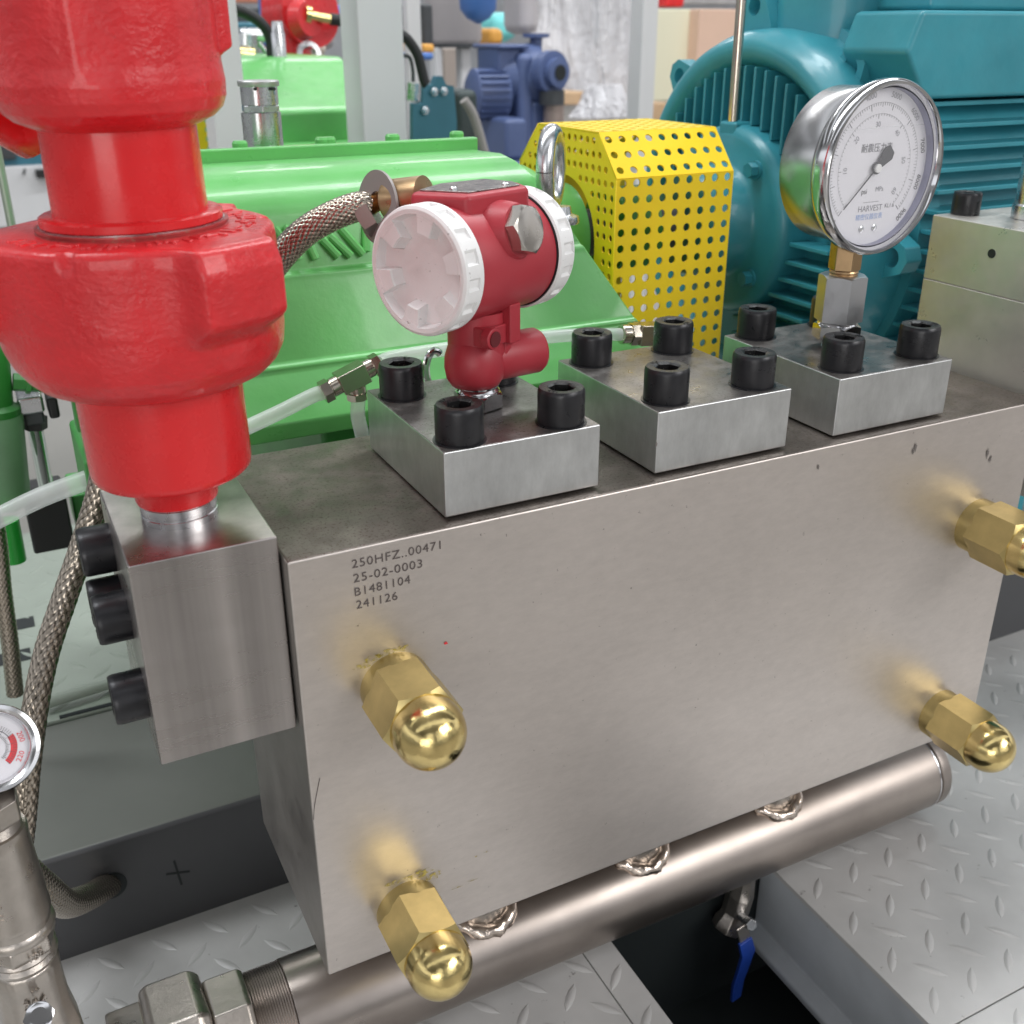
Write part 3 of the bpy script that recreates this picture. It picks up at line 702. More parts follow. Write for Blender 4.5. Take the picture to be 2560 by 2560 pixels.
for r in (.0494, .0409):
    V = []; 
    for k in range(n + 1):
        t = radians(-135 + 270 * k / n); V += [((r + d) * sin(t), (r + d) * cos(t), 0) for d in (-.0001, .0001)]
    mb.add(V, [(2 * k, 2 * k + 1, 2 * k + 3, 2 * k + 2) for k in range(n)], gz(.0181))
P('scale_marks', mb, mat('ink_mid', (.20, .20, .22), .6), dial, smooth=False)
def gtext(body, x, y, size, mt, rot=0, nm='dial_text'):
    me = text_mesh(body, size, gz(.0181) @ Matrix.Translation((x, y, 0)) @ Matrix.Rotation(rot, 4, 'Z'), depth=0, align='CENTER'); P(nm, me, mt, dial, smooth=False)
for k in range(0, 10):
    t = radians(-135 + 270 * k / 9); r = .0553
    gtext(str(k * 1000) if k else '0', r * sin(t), r * cos(t), .0062, INK if k > 6 else INKF, -t)
for k in range(1, 7):
    t = radians(-135 + 270 * k / 6.2); r = .0330; gtext(str(k * 10), r * sin(t), r * cos(t), .0058, INKF, -t)
gtext('耐震压力表', 0, .0150, .0072, mat('ink_soft', (.16, .16, .18), .6)); gtext('psi', -.0085, -.0180, .0060, INK); gtext('MPa', .0090, -.0170, .0055, INKF)
gtext('HARVEST', .001, -.0318, .0068, mat('ink_soft_b', (.28, .28, .31), .6)); gtext('KL1.6', .0235, -.0310, .0048, mat('ink_soft_c', (.22, .22, .24), .6)); gtext('-----------', .001, -.0262, .0050, INKF)
gtext('精密仪器仪表', .001, -.0385, .0052, INKB)
for x in (-.0065, .0085):
    mb = MB(); mb.lathe([(.0028, .0179), (.0028, .0186), (.0016, .0192), (1e-5, .0193)], 18, MG @ Matrix.Translation((x, -.0475, 0)), caps=False); P('dial_screw', mb, ZINC, dial)
mb = MB(); th = radians(-135 + 2)
mb.prism([(-.0006, 0), (-.00025, .044), (.00025, .044), (.0006, 0)], 0, .0006, gz(.0200) @ Matrix.Rotation(-th, 4, 'Z'))
mb.prism([(-.0022, 0), (.0022, 0), (.0066, -.016), (.0040, -.0205), (-.0040, -.0205), (-.0066, -.016)], 0, .0006, gz(.0201) @ Matrix.Rotation(-th, 4, 'Z'))
mb.lathe([(.0048, 0), (.0048, .0010)], 30, gz(.0198)); P('pointer', mb, mat('pointer_grey', (.09, .09, .10), .5), ga, smooth=False)
mb = MB(); mb.lathe([(.0034, 0), (.0034, .0022), (.0028, .0026)], 24, gz(.0203)); P('pointer_hub', mb, WHITEC, ga)
# glycerine level line
mb = MB(); V = [(-.0465, .030, .0226), (.0475, .0310, .0226), (.0470, .0318, .0226), (-.046, .0308, .0226)]; mb.add(V, [(0, 1, 2, 3)], MG); P('fluid_line', mb, GLYC, ga)
# stem
st = Vector((.5164, .085, 0))
S = lambda z: Matrix.Translation((st.x, st.y, z))
mb = MB(); mb.hexa(.0135, .1180, .1420, S(0), ph=.2); mb.lathe([(.0115, .1120), (.0125, .113), (.0110, .1145), (.0125, .116), (.0115, .1180)], 30, S(0)); P('brass_socket', mb, BRONZE, ga, bevel=.0006)
mb = MB(); mb.hexa(.0205, .0745, .1135, S(0), ch=.6, ph=.12); P('hexagon_adapter', mb, mat('satin_zinc', (.55, .56, .58), .36, .95, rv=.08, rs=50, bump=.2, bs=300, bumpd=.0003), ga, angle=28)
mb = MB(); mb.lathe([(.0160, .0740), (.0175, .0720), (.0165, .0705)], 36, S(0)); mb.hexa(.0205, .0590, .0715, S(0), ch=.8, ph=.12); P('lock_nut', mb, CHROME, ga, angle=28)
mb = MB(); mb.tube([(st.x, st.y, .0505 + .0085 * i / 24) for i in range(25)], lambda f: .0105 + .0008 * (int(f * 24) % 2), 24); P('thread', mb, ZINC, ga)

# ================================================================ MANIFOLD PIPE BELOW
PY, PZ, PR = .105, -.50, .048
pp = thing('manifold_pipe', 'stainless steel suction pipe welded along the bottom of the pump block', 'pipe', (.35, PY, PZ))
Mp = frame((0, PY, PZ), (1, 0, 0), (0, 0, 1))
mb = MB(); mb.lathe([(.030, -.0130), (.0478, -.0128), (PR, -.011), (PR, .7415)], 128, Mp); P('pipe_body', mb, PIPE, pp, angle=50)
mb = MB(); mb.lathe([(.0468, .7410), (.0452, .7420), (.0452, .7450), (.0470, .7452), (PR, .7460), (PR, .756), (.0468, .759), (.0, .7595)][:-1] + [(.001, .7595)], 96, Mp); P('end_cap', mb, PIPE, pp)
mb = MB(); mb.lathe([(.0472, .7395), (.0486, .7400), (.0487, .7412), (.0472, .7420)], 96, Mp, caps=False); P('weld_line', mb, CHROME, pp)
for x in (.175, .349, .5225):
    mb = MB(); mb.lathe([(.027, -.48), (.027, -.3551)], 40, Matrix.Translation((x, PY, 0))); P('stub', mb, CASTSS, pp)
    path = []
    for k in range(61):
        t = 2 * pi * k / 60; y = PY + .0300 * sin(t); px_ = x + .0300 * cos(t); dy = y - PY; z = PZ + math.sqrt(PR * PR - dy * dy) + .001
        path.append(Vector((px_, y, z)) + Vector((0, 0, 1)) * .0012 * noise.noise(Vector((k * .9, x * 50, 0))))
    mb = MB(); mb.tube(path, .0068, 14, caps=False, relief=lambda t, s: .5 * noise.noise(Vector((cos(t) * 1.2, sin(t) * 1.2, s * 1.1))) + .05 * sin(s * 2.3)); P('weld_bead', mb, WELD, pp, angle=80)

# union at the left end of the pipe
un = thing('pipe_union', 'cast stainless union nut and reducers joining the pipe at lower left', 'pipe fitting', (-.11, PY, PZ))
def screwed(x0, x1, r, name='thread'):
    mb = MB(); n = max(6, int((x1 - x0) / .0011)); pr = []
    for i in range(n + 1): pr.append((r + (.0009 if i % 2 else 0), x0 + (x1 - x0) * i / n))
    mb.lathe(pr, 72, Mp); return P(name, mb, PIPE, un, angle=50)
screwed(-.046, -.013, .0465)
mb = MB(); mb.lathe([(.050, -.060), (.0535, -.058), (.0535, -.048), (.050, -.046)], 8, Mp, ph=.2); P('collar', mb, CASTSS, un, bevel=.003)
mb = MB(); mb.lathe([(.053, -.080), (.056, -.078), (.056, -.050), (.053, -.046)], 8, Mp, ph=.35); P('eight_sided_collar', mb, CASTSS, un, bevel=.003)
mb = MB(); mb.lathe([(.060, -.132), (.0665, -.127), (.0665, -.088), (.0600, -.080)], 6, Mp, ph=.30); P('union_nut', mb, CASTSS, un, bevel=.004, seg=3)
mb = MB(); mb.lathe([(.0555, -.160), (.0560, -.130)], 8, Mp, ph=.1); P('hexagon_body', mb, CASTSS, un, bevel=.003)
screwed(-.182, -.160, .040)
mb = MB(); mb.lathe([(.042, -.212), (.046, -.208), (.046, -.186), (.042, -.182)], 6, Mp, ph=.3); P('reducer', mb, CASTSS, un, bevel=.003)
screwed(-.226, -.212, .034)
mb = MB(); mb.lathe([(.036, -.262), (.041, -.258), (.041, -.230), (.036, -.226)], 6, Mp, ph=.3); P('reducer', mb, CASTSS, un, bevel=.003)

# blue handled drain valve
dv = thing('drain_valve', 'small steel ball valve with blue sleeved lever hanging below the pipe', 'ball valve', (.452, .09, -.55))
vy = .100
a = at(1860, 2205, y=vy); b = at(1838, 2275, y=vy); 
mb = MB(); mb.tube([a + Vector((0, 0, .02)), a, a.lerp(b, .4), a.lerp(b, .45), b], lambda f: (.0125 if f < .5 else .0155), 8); P('valve_body', mb, CASTSS, dv, bevel=.001)
c = at(1815, 2320, y=vy)
mb = MB(); mb.tube([b, b.lerp(c, .3), b.lerp(c, .6), c], lambda f: .0150 + .0028 * (1 if .5 < f else 0), 8); P('valve_end', mb, CASTSS, dv, bevel=.001)
n0 = at(1853, 2290, y=vy - .022)
mb = MB(); mb.tube([at(1836, 2275, y=vy), at(1872, 2308, y=vy - .03)], .0050, 8); mb.tube([at(1868, 2303, y=vy - .026), at(1880, 2314, y=vy - .036)], .0068, 6); P('stem_nut', mb, ZINC, dv, bevel=.0006)
def strip(pts, w, th, mt, name, side):
    mb = MB(); V = []; 
    for p, ww in zip(pts, w): V += [p - side * ww / 2, p + side * ww / 2, p + side * ww / 2 + Vector((0, th, 0)), p - side * ww / 2 + Vector((0, th, 0))]
    n = len(pts); F = [(0, 3, 2, 1), (4 * n - 4, 4 * n - 3, 4 * n - 2, 4 * n - 1)]
    for i in range(n - 1):
        for k in range(4): F.append((4 * i + k, 4 * i + (k + 1) % 4, 4 * i + 4 + (k + 1) % 4, 4 * i + 4 + k))
    mb.add(V, F); return P(name, mb, mt, dv, bevel=.0012)
sd = Vector((1, .1, .1)).normalized()
hp = [at(1855, 2318, y=vy - .032), at(1868, 2362, y=vy - .034)]
strip(hp, (.015, .0165), .002, CASTSS, 'lever', sd)
hb = [at(1866, 2355, y=vy - .036), at(1873, 2385, y=vy - .037), at(1862, 2420, y=vy - .034), at(1848, 2460, y=vy - .032), at(1842, 2500, y=vy - .030)]
strip(hb, (.0185, .0200, .0185, .0165, .0140), .005, BLUE, 'vinyl_sleeve', sd)

# ================================================================ GREEN CRANKCASE
XL, XR = -.098, .372
cc = thing('crankcase', 'bright green painted pump crankcase with rounded shoulder behind the steel block', 'crankcase', (.15, .5, -.43))
def yz(u, v, y): q = at(u, v, y=y); return (y, q.z)
prof = [(.262, -.0200), (.258, -.004), (.286, .0330), (.2862, .0375), (.2905, .0395), (.318, .1020), (.3195, .1085), (.3245, .1105), (.336, .1530), (.338, .1590), (.345, .1690), (.358, .1790), (.375, .1868), (.400, .1912), (.440, .1895), (.466, .1890), (.476, .188), (.477, .15), (.700, .14), (.74, .05), (.74, -.0200)]
def rightx(y, z):   # sloping right end: wide foot, narrow top
    return .470 - .62 * max(0, z + .02) * (1 if z < .12 else 1) - .10 * ss(.12, .2, z) * 0
n = len(prof); V = []; F = []
for (y, z) in prof: V.append((XL + (.012 if y < .30 else .058), y, z))
for (y, z) in prof:
    xr = .462 if z < .02 else (.455 - (z - .02) * .62)
    V.append((xr, y, z))
F = [tuple(reversed(range(n))), tuple(range(n, 2 * n))] + [(i, (i + 1) % n, n + (i + 1) % n, n + i) for i in range(n)]
F = [tuple(reversed(f)) for f in F]
mb = MB(); mb.add(V, F); P('case_body', mb, GREEN, cc, bevel=.004, seg=3, angle=22)
mb = MB(); mb.box((.115, .30, -.43), (.46, .70, -.018)); P('case_base', mb, GREEND, cc, bevel=.006)
mb = MB(); mb.box((-.090, .285, -.075), (-.055, .40, -.018)); P('foot', mb, GREEND, cc, bevel=.004)
# flange lip and its bolts along the back of the shoulder
mb = MB(); a = at(560, 389, y=.4640); b = at(1195, 356, y=.4640)
mb.box((XL + .062, .4632, .1850), (b.x, .4740, .2010)); P('cover_flange', mb, GREEN, cc, bevel=.002)
for u, v in ((604, 380), (810, 372), (825, 372), (985, 365), (1145, 355)):
    q = at(u, v + 4, y=.478)
    mb = MB(); mb.lathe([(.0075, .196), (.0075, .2040), (.006, .2062), (.001, .2066)], 16, Matrix.Translation((q.x, .481, 0))); P('flange_bolt', mb, GREEN, cc, angle=28)
# pressed zig zag ribs on the front face
def onface(u, v):
    # point on the sloping face between the two grooves
    y = .3285
    for _ in range(6):
        q = at(u, v, y=y); y = .3195 + (q.z - .1095) * (.336 - .3195) / (.1530 - .1095)
    return at(u, v, y=y) + Vector((0, -.0006, 0))
T2 = lambda x, y: (560 + x * .383, y * .383)
ribs = [((760, 1490), (910, 1660)), ((925, 1450), (930, 1640)), ((640, 1560), (750, 1675)), ((560, 1600), (600, 1690)), ((390, 1480), (420, 1510)), ((330, 1490), (370, 1540)), ((470, 1660), (490, 1695)), ((690, 1540), (830, 1670))]
mb = MB()
for a, b in ribs:
    mb.tube([onface(*T2(*a)), onface(*T2(*b))], .0036, 8)
o = P('pressed_rib', mb, GREEN, cc)
# right end: bearing housing ring round the shaft
SY, SZ = .456, .094
mb = MB(); mb.lathe([(.078, .335), (.078, .400), (.072, .412), (.060, .418), (.056, .455), (.030, .457)], 64, frame((0, SY, SZ), (1, 0, 0)))
P('bearing_housing', mb, GREEN, cc, angle=40)
mb = MB(); mb.lathe([(.026, .45), (.026, .60)], 32, frame((0, SY, SZ), (1, 0, 0))); P('shaft', mb, DARKM, cc)

# lifting eye on the crankcase
ey = thing('lifting_eye', 'shiny zinc plated lifting eye bolt standing in front of the yellow guard', 'eye bolt', (.34, .33, .15))
ec = at(1378, 422, y=.34); eb = at(1412, 540, y=.34)
vd = Vector((ec.x - CT.x, ec.y - CT.y, 0)).normalized(); 
side = Vector((vd.y, -vd.x, 0)); nrm = (side * .95 - vd * .22).normalized()
up = Vector((0, 0, 1)); e1 = nrm.cross(up).normalized()
pth = [ec + e1 * (.0265 * cos(2 * pi * k / 48)) + up * (.0330 * sin(2 * pi * k / 48)) for k in range(49)]
mb = MB(); mb.tube(pth, .0086, 20, caps=False); P('ring', mb, ZINC, ey, angle=80)
mb = MB(); mb.lathe([(.0165, -.0035), (.0175, -.001), (.0165, .0035), (.0100, .0060), (.0085, .013)], 30, Matrix.Translation(at(1405, 549, y=.34))); mb.lathe([(.008, -.03), (.008, 0)], 16, Matrix.Translation(at(1405, 549, y=.34))); P('collar', mb, ZINC, ey, angle=50)

# ================================================================ YELLOW GUARD
gx0, gx1, gy0, gy1, gz0, gz1, gzt, gyt0, gyt1 = .4533, .600, .350, .5615, -.12, .1655, .2072, .3870, .5180
gd_ = thing('coupling_guard', 'bright yellow perforated sheet metal coupling guard', 'guard', (.53, .45, -.12))
pit = .0164; hr_ = .0042
holes = []
for r in range(17):
    for c in range(9): holes.append(circ(.0078 + c * pit, -.0050 - r * .01635, hr_))
Mf = Matrix(((1, 0, 0, gx0), (0, 0, -1, gy0), (0, 1, 0, gz1), (0, 0, 0, 1)))
W_ = gx1 - gx0
P('front_sheet', flat_mesh([(0, 0), (W_, 0), (W_, gz0 - gz1), (0, gz0 - gz1)], holes, .0008, Mf), YELLOW, gd_, smooth=False)
# sloping chamfer sheets
def sheet_between(p, q, name, rowsn):
    d = Vector((0, q[0] - p[0], q[1] - p[1])); L = d.length; d.normalize(); nrm = Vector((1, 0, 0)).cross(d)
    M = Matrix.Identity(4)
    for i in range(3): M[i][0] = (1, 0, 0)[i]; M[i][1] = d[i]; M[i][2] = nrm[i]; M[i][3] = (gx0, p[0], p[1])[i]
    h = []
    for r in range(rowsn):
        for c in range(9): h.append(circ(.0078 + c * pit, L * (r + .5) / rowsn, hr_))
    return P(name, flat_mesh([(0, 0), (W_, 0), (W_, L), (0, L)], h, .0008, M), YELLOW, gd_, smooth=False)
sheet_between((gy0, gz1), (gyt0, gzt), 'chamfer_sheet', 3)
sheet_between((gyt0, gzt), (gyt1, gzt), 'top_sheet', 8)
sheet_between((gyt1, gzt), (gy1, gz1), 'rear_chamfer_sheet', 3)
mb = MB(); mb.box((gx0, gy1, gz0), (gx1, gy1 + .0016, gz1)); P('rear_sheet', mb, YELLOW, gd_)
# left end sheet with arch
cy_, cz_, ar = SY, .0925, .0665
outl = [(gy0 + .001, gz0), (gy0 + .001, gz1), (gyt0, gzt - .001), (gyt1, gzt - .001), (gy1 - .001, gz1), (gy1 - .001, gz0), (cy_ + ar, gz0)] + list(arc((cy_, cz_), ar, 0, pi, 24)) + [(cy_ - ar, gz0)]
h = []
for i in range(30):
    for j in range(28):
        y = gy0 + .0085 + i * .0128; z = gzt - .0085 - j * .01335
        if math.hypot(y - cy_, z - cz_) < ar + .006 and z > cz_ - .01: continue
        if z <= cz_ and abs(y - cy_) < ar + .006: continue
        if y > gy1 - .006 or z < gz0 + .006: continue
        lim = gz1 + (gzt - gz1) * min(1, (y - gy0) / (gyt0 - gy0)) if y < gyt0 else (gzt if y < gyt1 else gzt - (gzt - gz1) * (y - gyt1) / (gy1 - gyt1))
        if z > lim - .0065: continue
        h.append(circ(y, z, .0036))
Ml = Matrix(((0, 0, -1, gx0 + .001), (1, 0, 0, 0), (0, 1, 0, 0), (0, 0, 0, 1)))
P('end_sheet', flat_mesh(outl, h, .0008, Ml), YELLOW, gd_, smooth=False)
for z in (.05,):
    mb = MB(); mb.lathe([(.035, 0), (.048, .002), (.048, .05), (.035, .052)], 40, frame((.505, SY, SZ), (1, 0, 0))); P('coupling_half', mb, GREEND, gd_)

# ================================================================ TEAL MOTOR
mo = thing('electric_motor', 'large teal painted electric motor with ribbed end bell and cooling fins', 'motor', (.95, SY, -.40))
Mm = frame((0, SY, SZ), (1, 0, 0), (0, 0, 1))
# end bell: rounded shoulder, recessed ribbed face, hub
prof = [(.030, .612), (.054, .612), (.060, .617), (.062, .630), (.063, .664), (.068, .670), (.096, .671), (.106, .674), (.1095, .682), (.1095, .714), (.150, .716), (.168, .712), (.174, .698), (.182, .689), (.193, .687), (.203, .694), (.2095, .708), (.2115, .73), (.2115, .760), (.222, .762), (.222, .790)]
mb = MB(); mb.lathe(prof, 128, Mm); P('end_bell', mb, TEAL, mo, angle=50)
for k in range(-8, 9):
    dy = k * .0185
    for sg in (1,):
        zi = math.sqrt(max(0, .110 ** 2 - dy * dy)); zo = math.sqrt(max(0, .172 ** 2 - dy * dy))
        if abs(dy) > .13: continue
        mb = MB(); z_a, z_b = sorted((SZ + sg * max(zi, .012), SZ + sg * zo)); mb.box((.688, SY + dy - .0020, z_a), (.718, SY + dy + .0020, z_b))
        P('bell_rib', mb, TEAL, mo, bevel=.001)
# bearing hub with bolt bosses
for k in range(4):
    a = radians(42 + 90 * k)
    mb = MB(); mb.lathe([(.0105, .668), (.0105, .676), (.0115, .676)], 20, Mm @ Matrix.Translation((.086 * cos(a), .086 * sin(a), 0))); mb.hexa(.0085, .658, .672, Mm @ Matrix.Translation((.086 * cos(a), .086 * sin(a), 0)), ch=.5); P('hub_bolt', mb, TEAL, mo)
mb = MB(); mb.lathe([(.222, .79), (.214, .795), (.214, 1.45)], 96, Mm); P('frame_body', mb, TEAL, mo)
# cooling fins, horizontal blades at the front side
for k in range(17):
    z = SZ + .138 - k * .0208
    if abs(z - SZ) > .21: continue
    yb = SY - math.sqrt(max(.0001, .214 ** 2 - (z - SZ) ** 2))
    mb = MB(); mb.box((.764, yb - .030, z - .0024), (1.45, yb + .02, z + .0024)); P('cooling_fin', mb, TEAL, mo, bevel=.001)
for k in range(9):
    z = SZ + .150 - k * .028
    pass
# level ribs on the side of the bell face
for k in range(8):
    dz_ = -.012 - k * .0205; zi = math.sqrt(max(.0001, .110 ** 2 - dz_ * dz_)) if abs(dz_) < .108 else .02; zo = math.sqrt(max(.0001, .172 ** 2 - dz_ * dz_))
    mb = MB(); mb.box((.684, SY - zo, SZ + dz_ - .0024), (.718, SY - zi, SZ + dz_ + .0024)); P('bell_rib', mb, TEAL, mo, bevel=.001)
mb = MB(); mb.box((.672, SY - .012, SZ + .085), (.716, SY + .020, SZ + .1120)); P('hub_boss', mb, TEAL, mo, bevel=.004)
# lifting lugs and flange ears round the bell
def lug(a, r=.222, x=.742, s=1.0):
    M = Mm @ Matrix.Rotation(a, 4, 'Z') @ Matrix.Translation((r, 0, x))
    out = [(-.018, -.030), (.010, -.024), (.034, -.014), (.040, 0), (.034, .014), (.010, .024), (-.018, .030)]
    hole = circ(.018, 0, .0105, 20)
    me = flat_mesh([(p * s, q * s) for p, q in out], [[(p * s, q * s) for p, q in hole]], .011, M)
    P('lifting_lug', me, TEAL, mo, bevel=.002, angle=40)
for u, v in ((1905, 25), (2140, 178), (2240, 640), (1700, 165)):
    q = at(u, v, x=.742); a = math.atan2(-(q.y - SY), q.z - SZ)
    # frame x axis is +Z, y axis is axis x cross
    ax = Mm.to_3x3(); xv = Vector((ax[0][0], ax[1][0], ax[2][0])); yv = Vector((ax[0][1], ax[1][1], ax[2][1])); d = Vector((0, q.y - SY, q.z - SZ))
    lug(math.atan2(d.dot(yv), d.dot(xv)), r=min(.225, d.length - .014))
# terminal box
a = at(2290, 60, y=.30)
mb = MB(); mb.box((.800, .300, .3215), (1.45, .50, .46)); mb.lathe([(.085, .18), (.072, .22), (.066, .26), (.066, .40)], 40, Matrix.Translation((.800, .44, 0))); P('terminal_box', mb, TEAL, mo, bevel=.006)
mb = MB(); mb.prism([(.757, .238), (1.45, .238), (1.45, .321), (.7395, .321), (.7248, .283)], -.345, -.25, Matrix(((1, 0, 0, 0), (0, 0, -1, 0), (0, 1, 0, 0), (0, 0, 0, 1)))); P('terminal_box_base', mb, TEAL, mo, bevel=.005)
mb = MB(); mb.box((.78, .42, -.42), (1.3, .66, -.10)); P('motor_foot', mb, TEAL, mo, bevel=.006)

# thin rod standing by the motor
a = at(1832, 303, y=.40); b = at(1858, -60, y=.40)
mb = MB(); mb.tube([a, b], .0055, 14)
tag(obj('support_rod', mb, NICKEL), 'thin bare metal rod rising in front of the teal motor', 'rod')
a = at(2545, 535, y=.13); 

# ================================================================ TUBING AND FITTINGS
def fitting(name, c, d, r, l, par, ph=0):
    d = Vector(d).normalized(); mb = MB(); M = frame(c, d)
    mb.lathe([(r * .82, 0), (r * .9, l * .05), (r * .9, l * .45), (r * .8, l * .47), (r * .8, l * .53)], 24, M); mb.hexa(r * 1.08, l * .52, l, M, ch=.5, ph=ph); return P(name, mb, NICKEL, par, angle=28)
tee = thing('tube_tee', 'nickel plated push-in tee fitting left of the front cover plate', 'tube fitting', at(885, 935, y=.215))
yt = .215
cen = at(880, 943, y=yt); ax = (at(925, 915, y=yt) - at(830, 965, y=yt)).normalized()
mb = MB(); mb.box((-.0085, -.0085, -.0125), (.0085, .0085, .0125), frame(cen, ax, (0, 0, 1))); P('tee_body', mb, NICKEL, tee, bevel=.0008)
fitting('tube_nut', cen + ax * .0120, ax, .0090, .014, tee); fitting('tube_nut', cen - ax * .0120, -ax, .0090, .016, tee)
dn = (at(892, 1005, y=yt) - at(886, 960, y=yt)).normalized(); fitting('tube_nut', cen + dn * .0085 + ax * .003, dn, .0088, .012, tee)
def tube_thing(label, pts, r, grp='clear plastic oil tubes'):
    mb = MB(); mb.tube(spline(pts, 10), r, 16); mb2 = MB(); mb2.tube(spline(pts, 10), r * .7, 12)
    o = obj('plastic_tube', mb, TUBE, angle=60); tag(o, label, 'tube', grp); return o
tube_thing('clear tube running left and down from the tee fitting behind the red union', [cen - ax * .027, at(780, 990, y=yt), at(700, 1030, y=yt), at(610, 1072, y=yt)], .0062)
tube_thing('short clear tube dropping from the tee fitting to the back edge of the block', [cen + dn * .020 + ax * .003, at(895, 1040, y=yt), at(905, 1085, y=yt), at(907, 1110, y=yt)], .0062)
tube_thing('clear tube passing behind the transmitter to the second nickel fitting', [cen + ax * .025, at(990, 893, y=.225), at(1150, 868, y=.235), at(1400, 840, y=.245), at(1550, 836, y=.25)], .0062)
t2 = thing('tube_elbow', 'nickel plated elbow fitting in front of the yellow guard', 'tube fitting', at(1600, 835, y=.25))
e0 = at(1552, 836, y=.25); e1_ = at(1600, 835, y=.25); d = (e1_ - e0).normalized()
fitting('tube_nut', e0, d, .0105, .018, t2)
mb = MB(); mb.box((-.010, -.010, 0), (.010, .010, .030), frame(e0 + d * .018, d, (0, 0, 1))); P('elbow_body', mb, NICKEL, t2, bevel=.0008)
tube_thing('thick clear tube crossing at the far left under the red union', [at(-60, 1325, y=.30), at(0, 1293, y=.30), at(110, 1240, y=.30), at(240, 1192, y=.30), at(330, 1160, y=.30)], .0085)
# small chrome hook seen behind the left plate
q = at(1090, 925, y=.19); mb = MB(); mb.tube([q + Vector((cos(t) * .008, .002, sin(t) * .016)) for t in [pi * .3 + k * pi * 1.4 / 14 for k in range(15)]], .0032, 10); tag(obj('wire_clip', mb, CHROME), 'small shiny wire clip behind the left cover plate', 'clip')

h1 = thing('braided_hose', 'thick steel braided hose running down past the side block bolts', 'hose', at(130, 1560, y=.2))
braided('hose_body', [at(262, 1150, y=.215), at(246, 1240, y=.215), at(205, 1370, y=.215), at(160, 1500, y=.205), at(120, 1620, y=.19), at(95, 1730, y=.175), at(80, 1830, y=.165), at(68, 1930, y=.16), at(58, 2050, y=.155), at(40, 2200, y=.15)], .0094, h1, na=10, n=80)
h2 = thing('braided_hose', 'thin steel braided hose at the far left edge', 'hose', at(20, 1500, y=.5))
braided('hose_body', [at(-30, 1230, y=.50), at(-5, 1350, y=.50), at(8, 1480, y=.50), at(24, 1600, y=.50), at(38, 1735, y=.50)], .0085, h2, na=12, n=48)
h3 = thing('braided_hose', 'short braided hose end coming out of a hole in the dark base box', 'hose', at(200, 2240, y=.25))
mb = MB(); q = at(276, 2215, y=.3245); mb.lathe([(.016, 0), (.016, .001)], 30, frame(q + Vector((0, .0002, 0)), (0, -1, 0))); P('hose_hole', mb, INSIDE, h3)
braided('hose_body', [at(40, 2160, y=.13), at(112, 2222, y=.17), at(165, 2258, y=.22), at(225, 2240, y=.28), at(278, 2208, y=.335)], .0125, h3, na=16, n=96, step=.08)
q = at(445, 2182, y=.3247); mb = MB(); M = frame(q, (0, -1, 0), (1, 0, 0)); mb.box((-.0012, -.017, 0), (.0012, .017, .0002), M @ Matrix.Rotation(.1, 4, 'Z')); mb.box((-.012, -.0012, 0), (.012, .0012, .0003), M @ Matrix.Rotation(-.25, 4, 'Z'))
obj('ink_cross', mb, INSIDE, bb, smooth=False)

# ================================================================ LEFT GAUGE AND VALVE STACK
lg = thing('oil_gauge', 'small pressure gauge with red 200 to 220 band at the left edge', 'gauge', (-.185, .0, -.16))
gy_ = .06
gc = at(-19, 1872, y=gy_); edge = at(104, 1872, y=gy_); R0 = (edge - gc).length
nn = (CT - gc); nn.z *= .9; nn = (nn.normalized() + Vector((.12, -.1, 0.1))).normalized()
gxv = Vector((0, 0, 1)).cross(nn).normalized(); gyv = nn.cross(gxv)
MLg = Matrix.Identity(4)
for i in range(3): MLg[i][0] = gxv[i]; MLg[i][1] = gyv[i]; MLg[i][2] = nn[i]; MLg[i][3] = gc[i]
MLg = MLg @ Matrix.Rotation(radians(-15), 4, 'Z')
R0 *= .98
mb = MB(); mb.lathe([(R0 * .90, -.028), (R0 * .97, -.026), (R0 * .97, -.008), (R0, -.006), (R0, .001), (R0 * .965, .0045), (R0 * .88, .005), (R0 * .82, .0035), (R0 * .77, .002), (R0 * .74, -.003)], 100, MLg, caps=False); P('bezel', mb, CHROME, lg, angle=50)
mb = MB(); mb.lathe([(1e-5, -.003), (R0 * .76, -.003)], 80, MLg, caps=False); dl = P('dial', mb, DIAL, lg)
n = 20; V = []
angs = lambda f: radians(33 - 80 * f)
for k in range(n + 1):
    t = angs(k / n); V += [(R0 * .385 * cos(t), R0 * .385 * sin(t), 0), (R0 * .525 * cos(t), R0 * .525 * sin(t), 0)]
mb = MB(); mb.add(V, [(2 * k, 2 * k + 1, 2 * k + 3, 2 * k + 2) for k in range(n)], MLg @ Matrix.Translation((0, 0, -.0028))); P('red_band', mb, INKR, dl)
mb = MB()
for k in range(-3, 22):
    t = radians(84 - k * 6.2); r0, r1 = (.44, .525) if k % 4 else (.385, .525)
    mb.box((R0 * r0, -.00012, 0), (R0 * r1, .00012, .0001), MLg @ Matrix.Translation((0, 0, -.0027)) @ Matrix.Rotation(t, 4, 'Z'))
    mb.box((R0 * .28, -.00014, 0), (R0 * (.34 if k % 4 else .37), .00014, .0001), MLg @ Matrix.Translation((0, 0, -.0027)) @ Matrix.Rotation(t, 4, 'Z'))
V = []
for k in range(41):
    t = radians(110 - 88 * k / 40); V += [(R0 * .40 * cos(t), R0 * .40 * sin(t), 0), (R0 * .415 * cos(t), R0 * .415 * sin(t), 0)]
mb.add(V, [(2 * k, 2 * k + 1, 2 * k + 3, 2 * k + 2) for k in range(40)], MLg @ Matrix.Translation((0, 0, -.0027)))
P('scale_marks', mb, INK, dl, smooth=False)
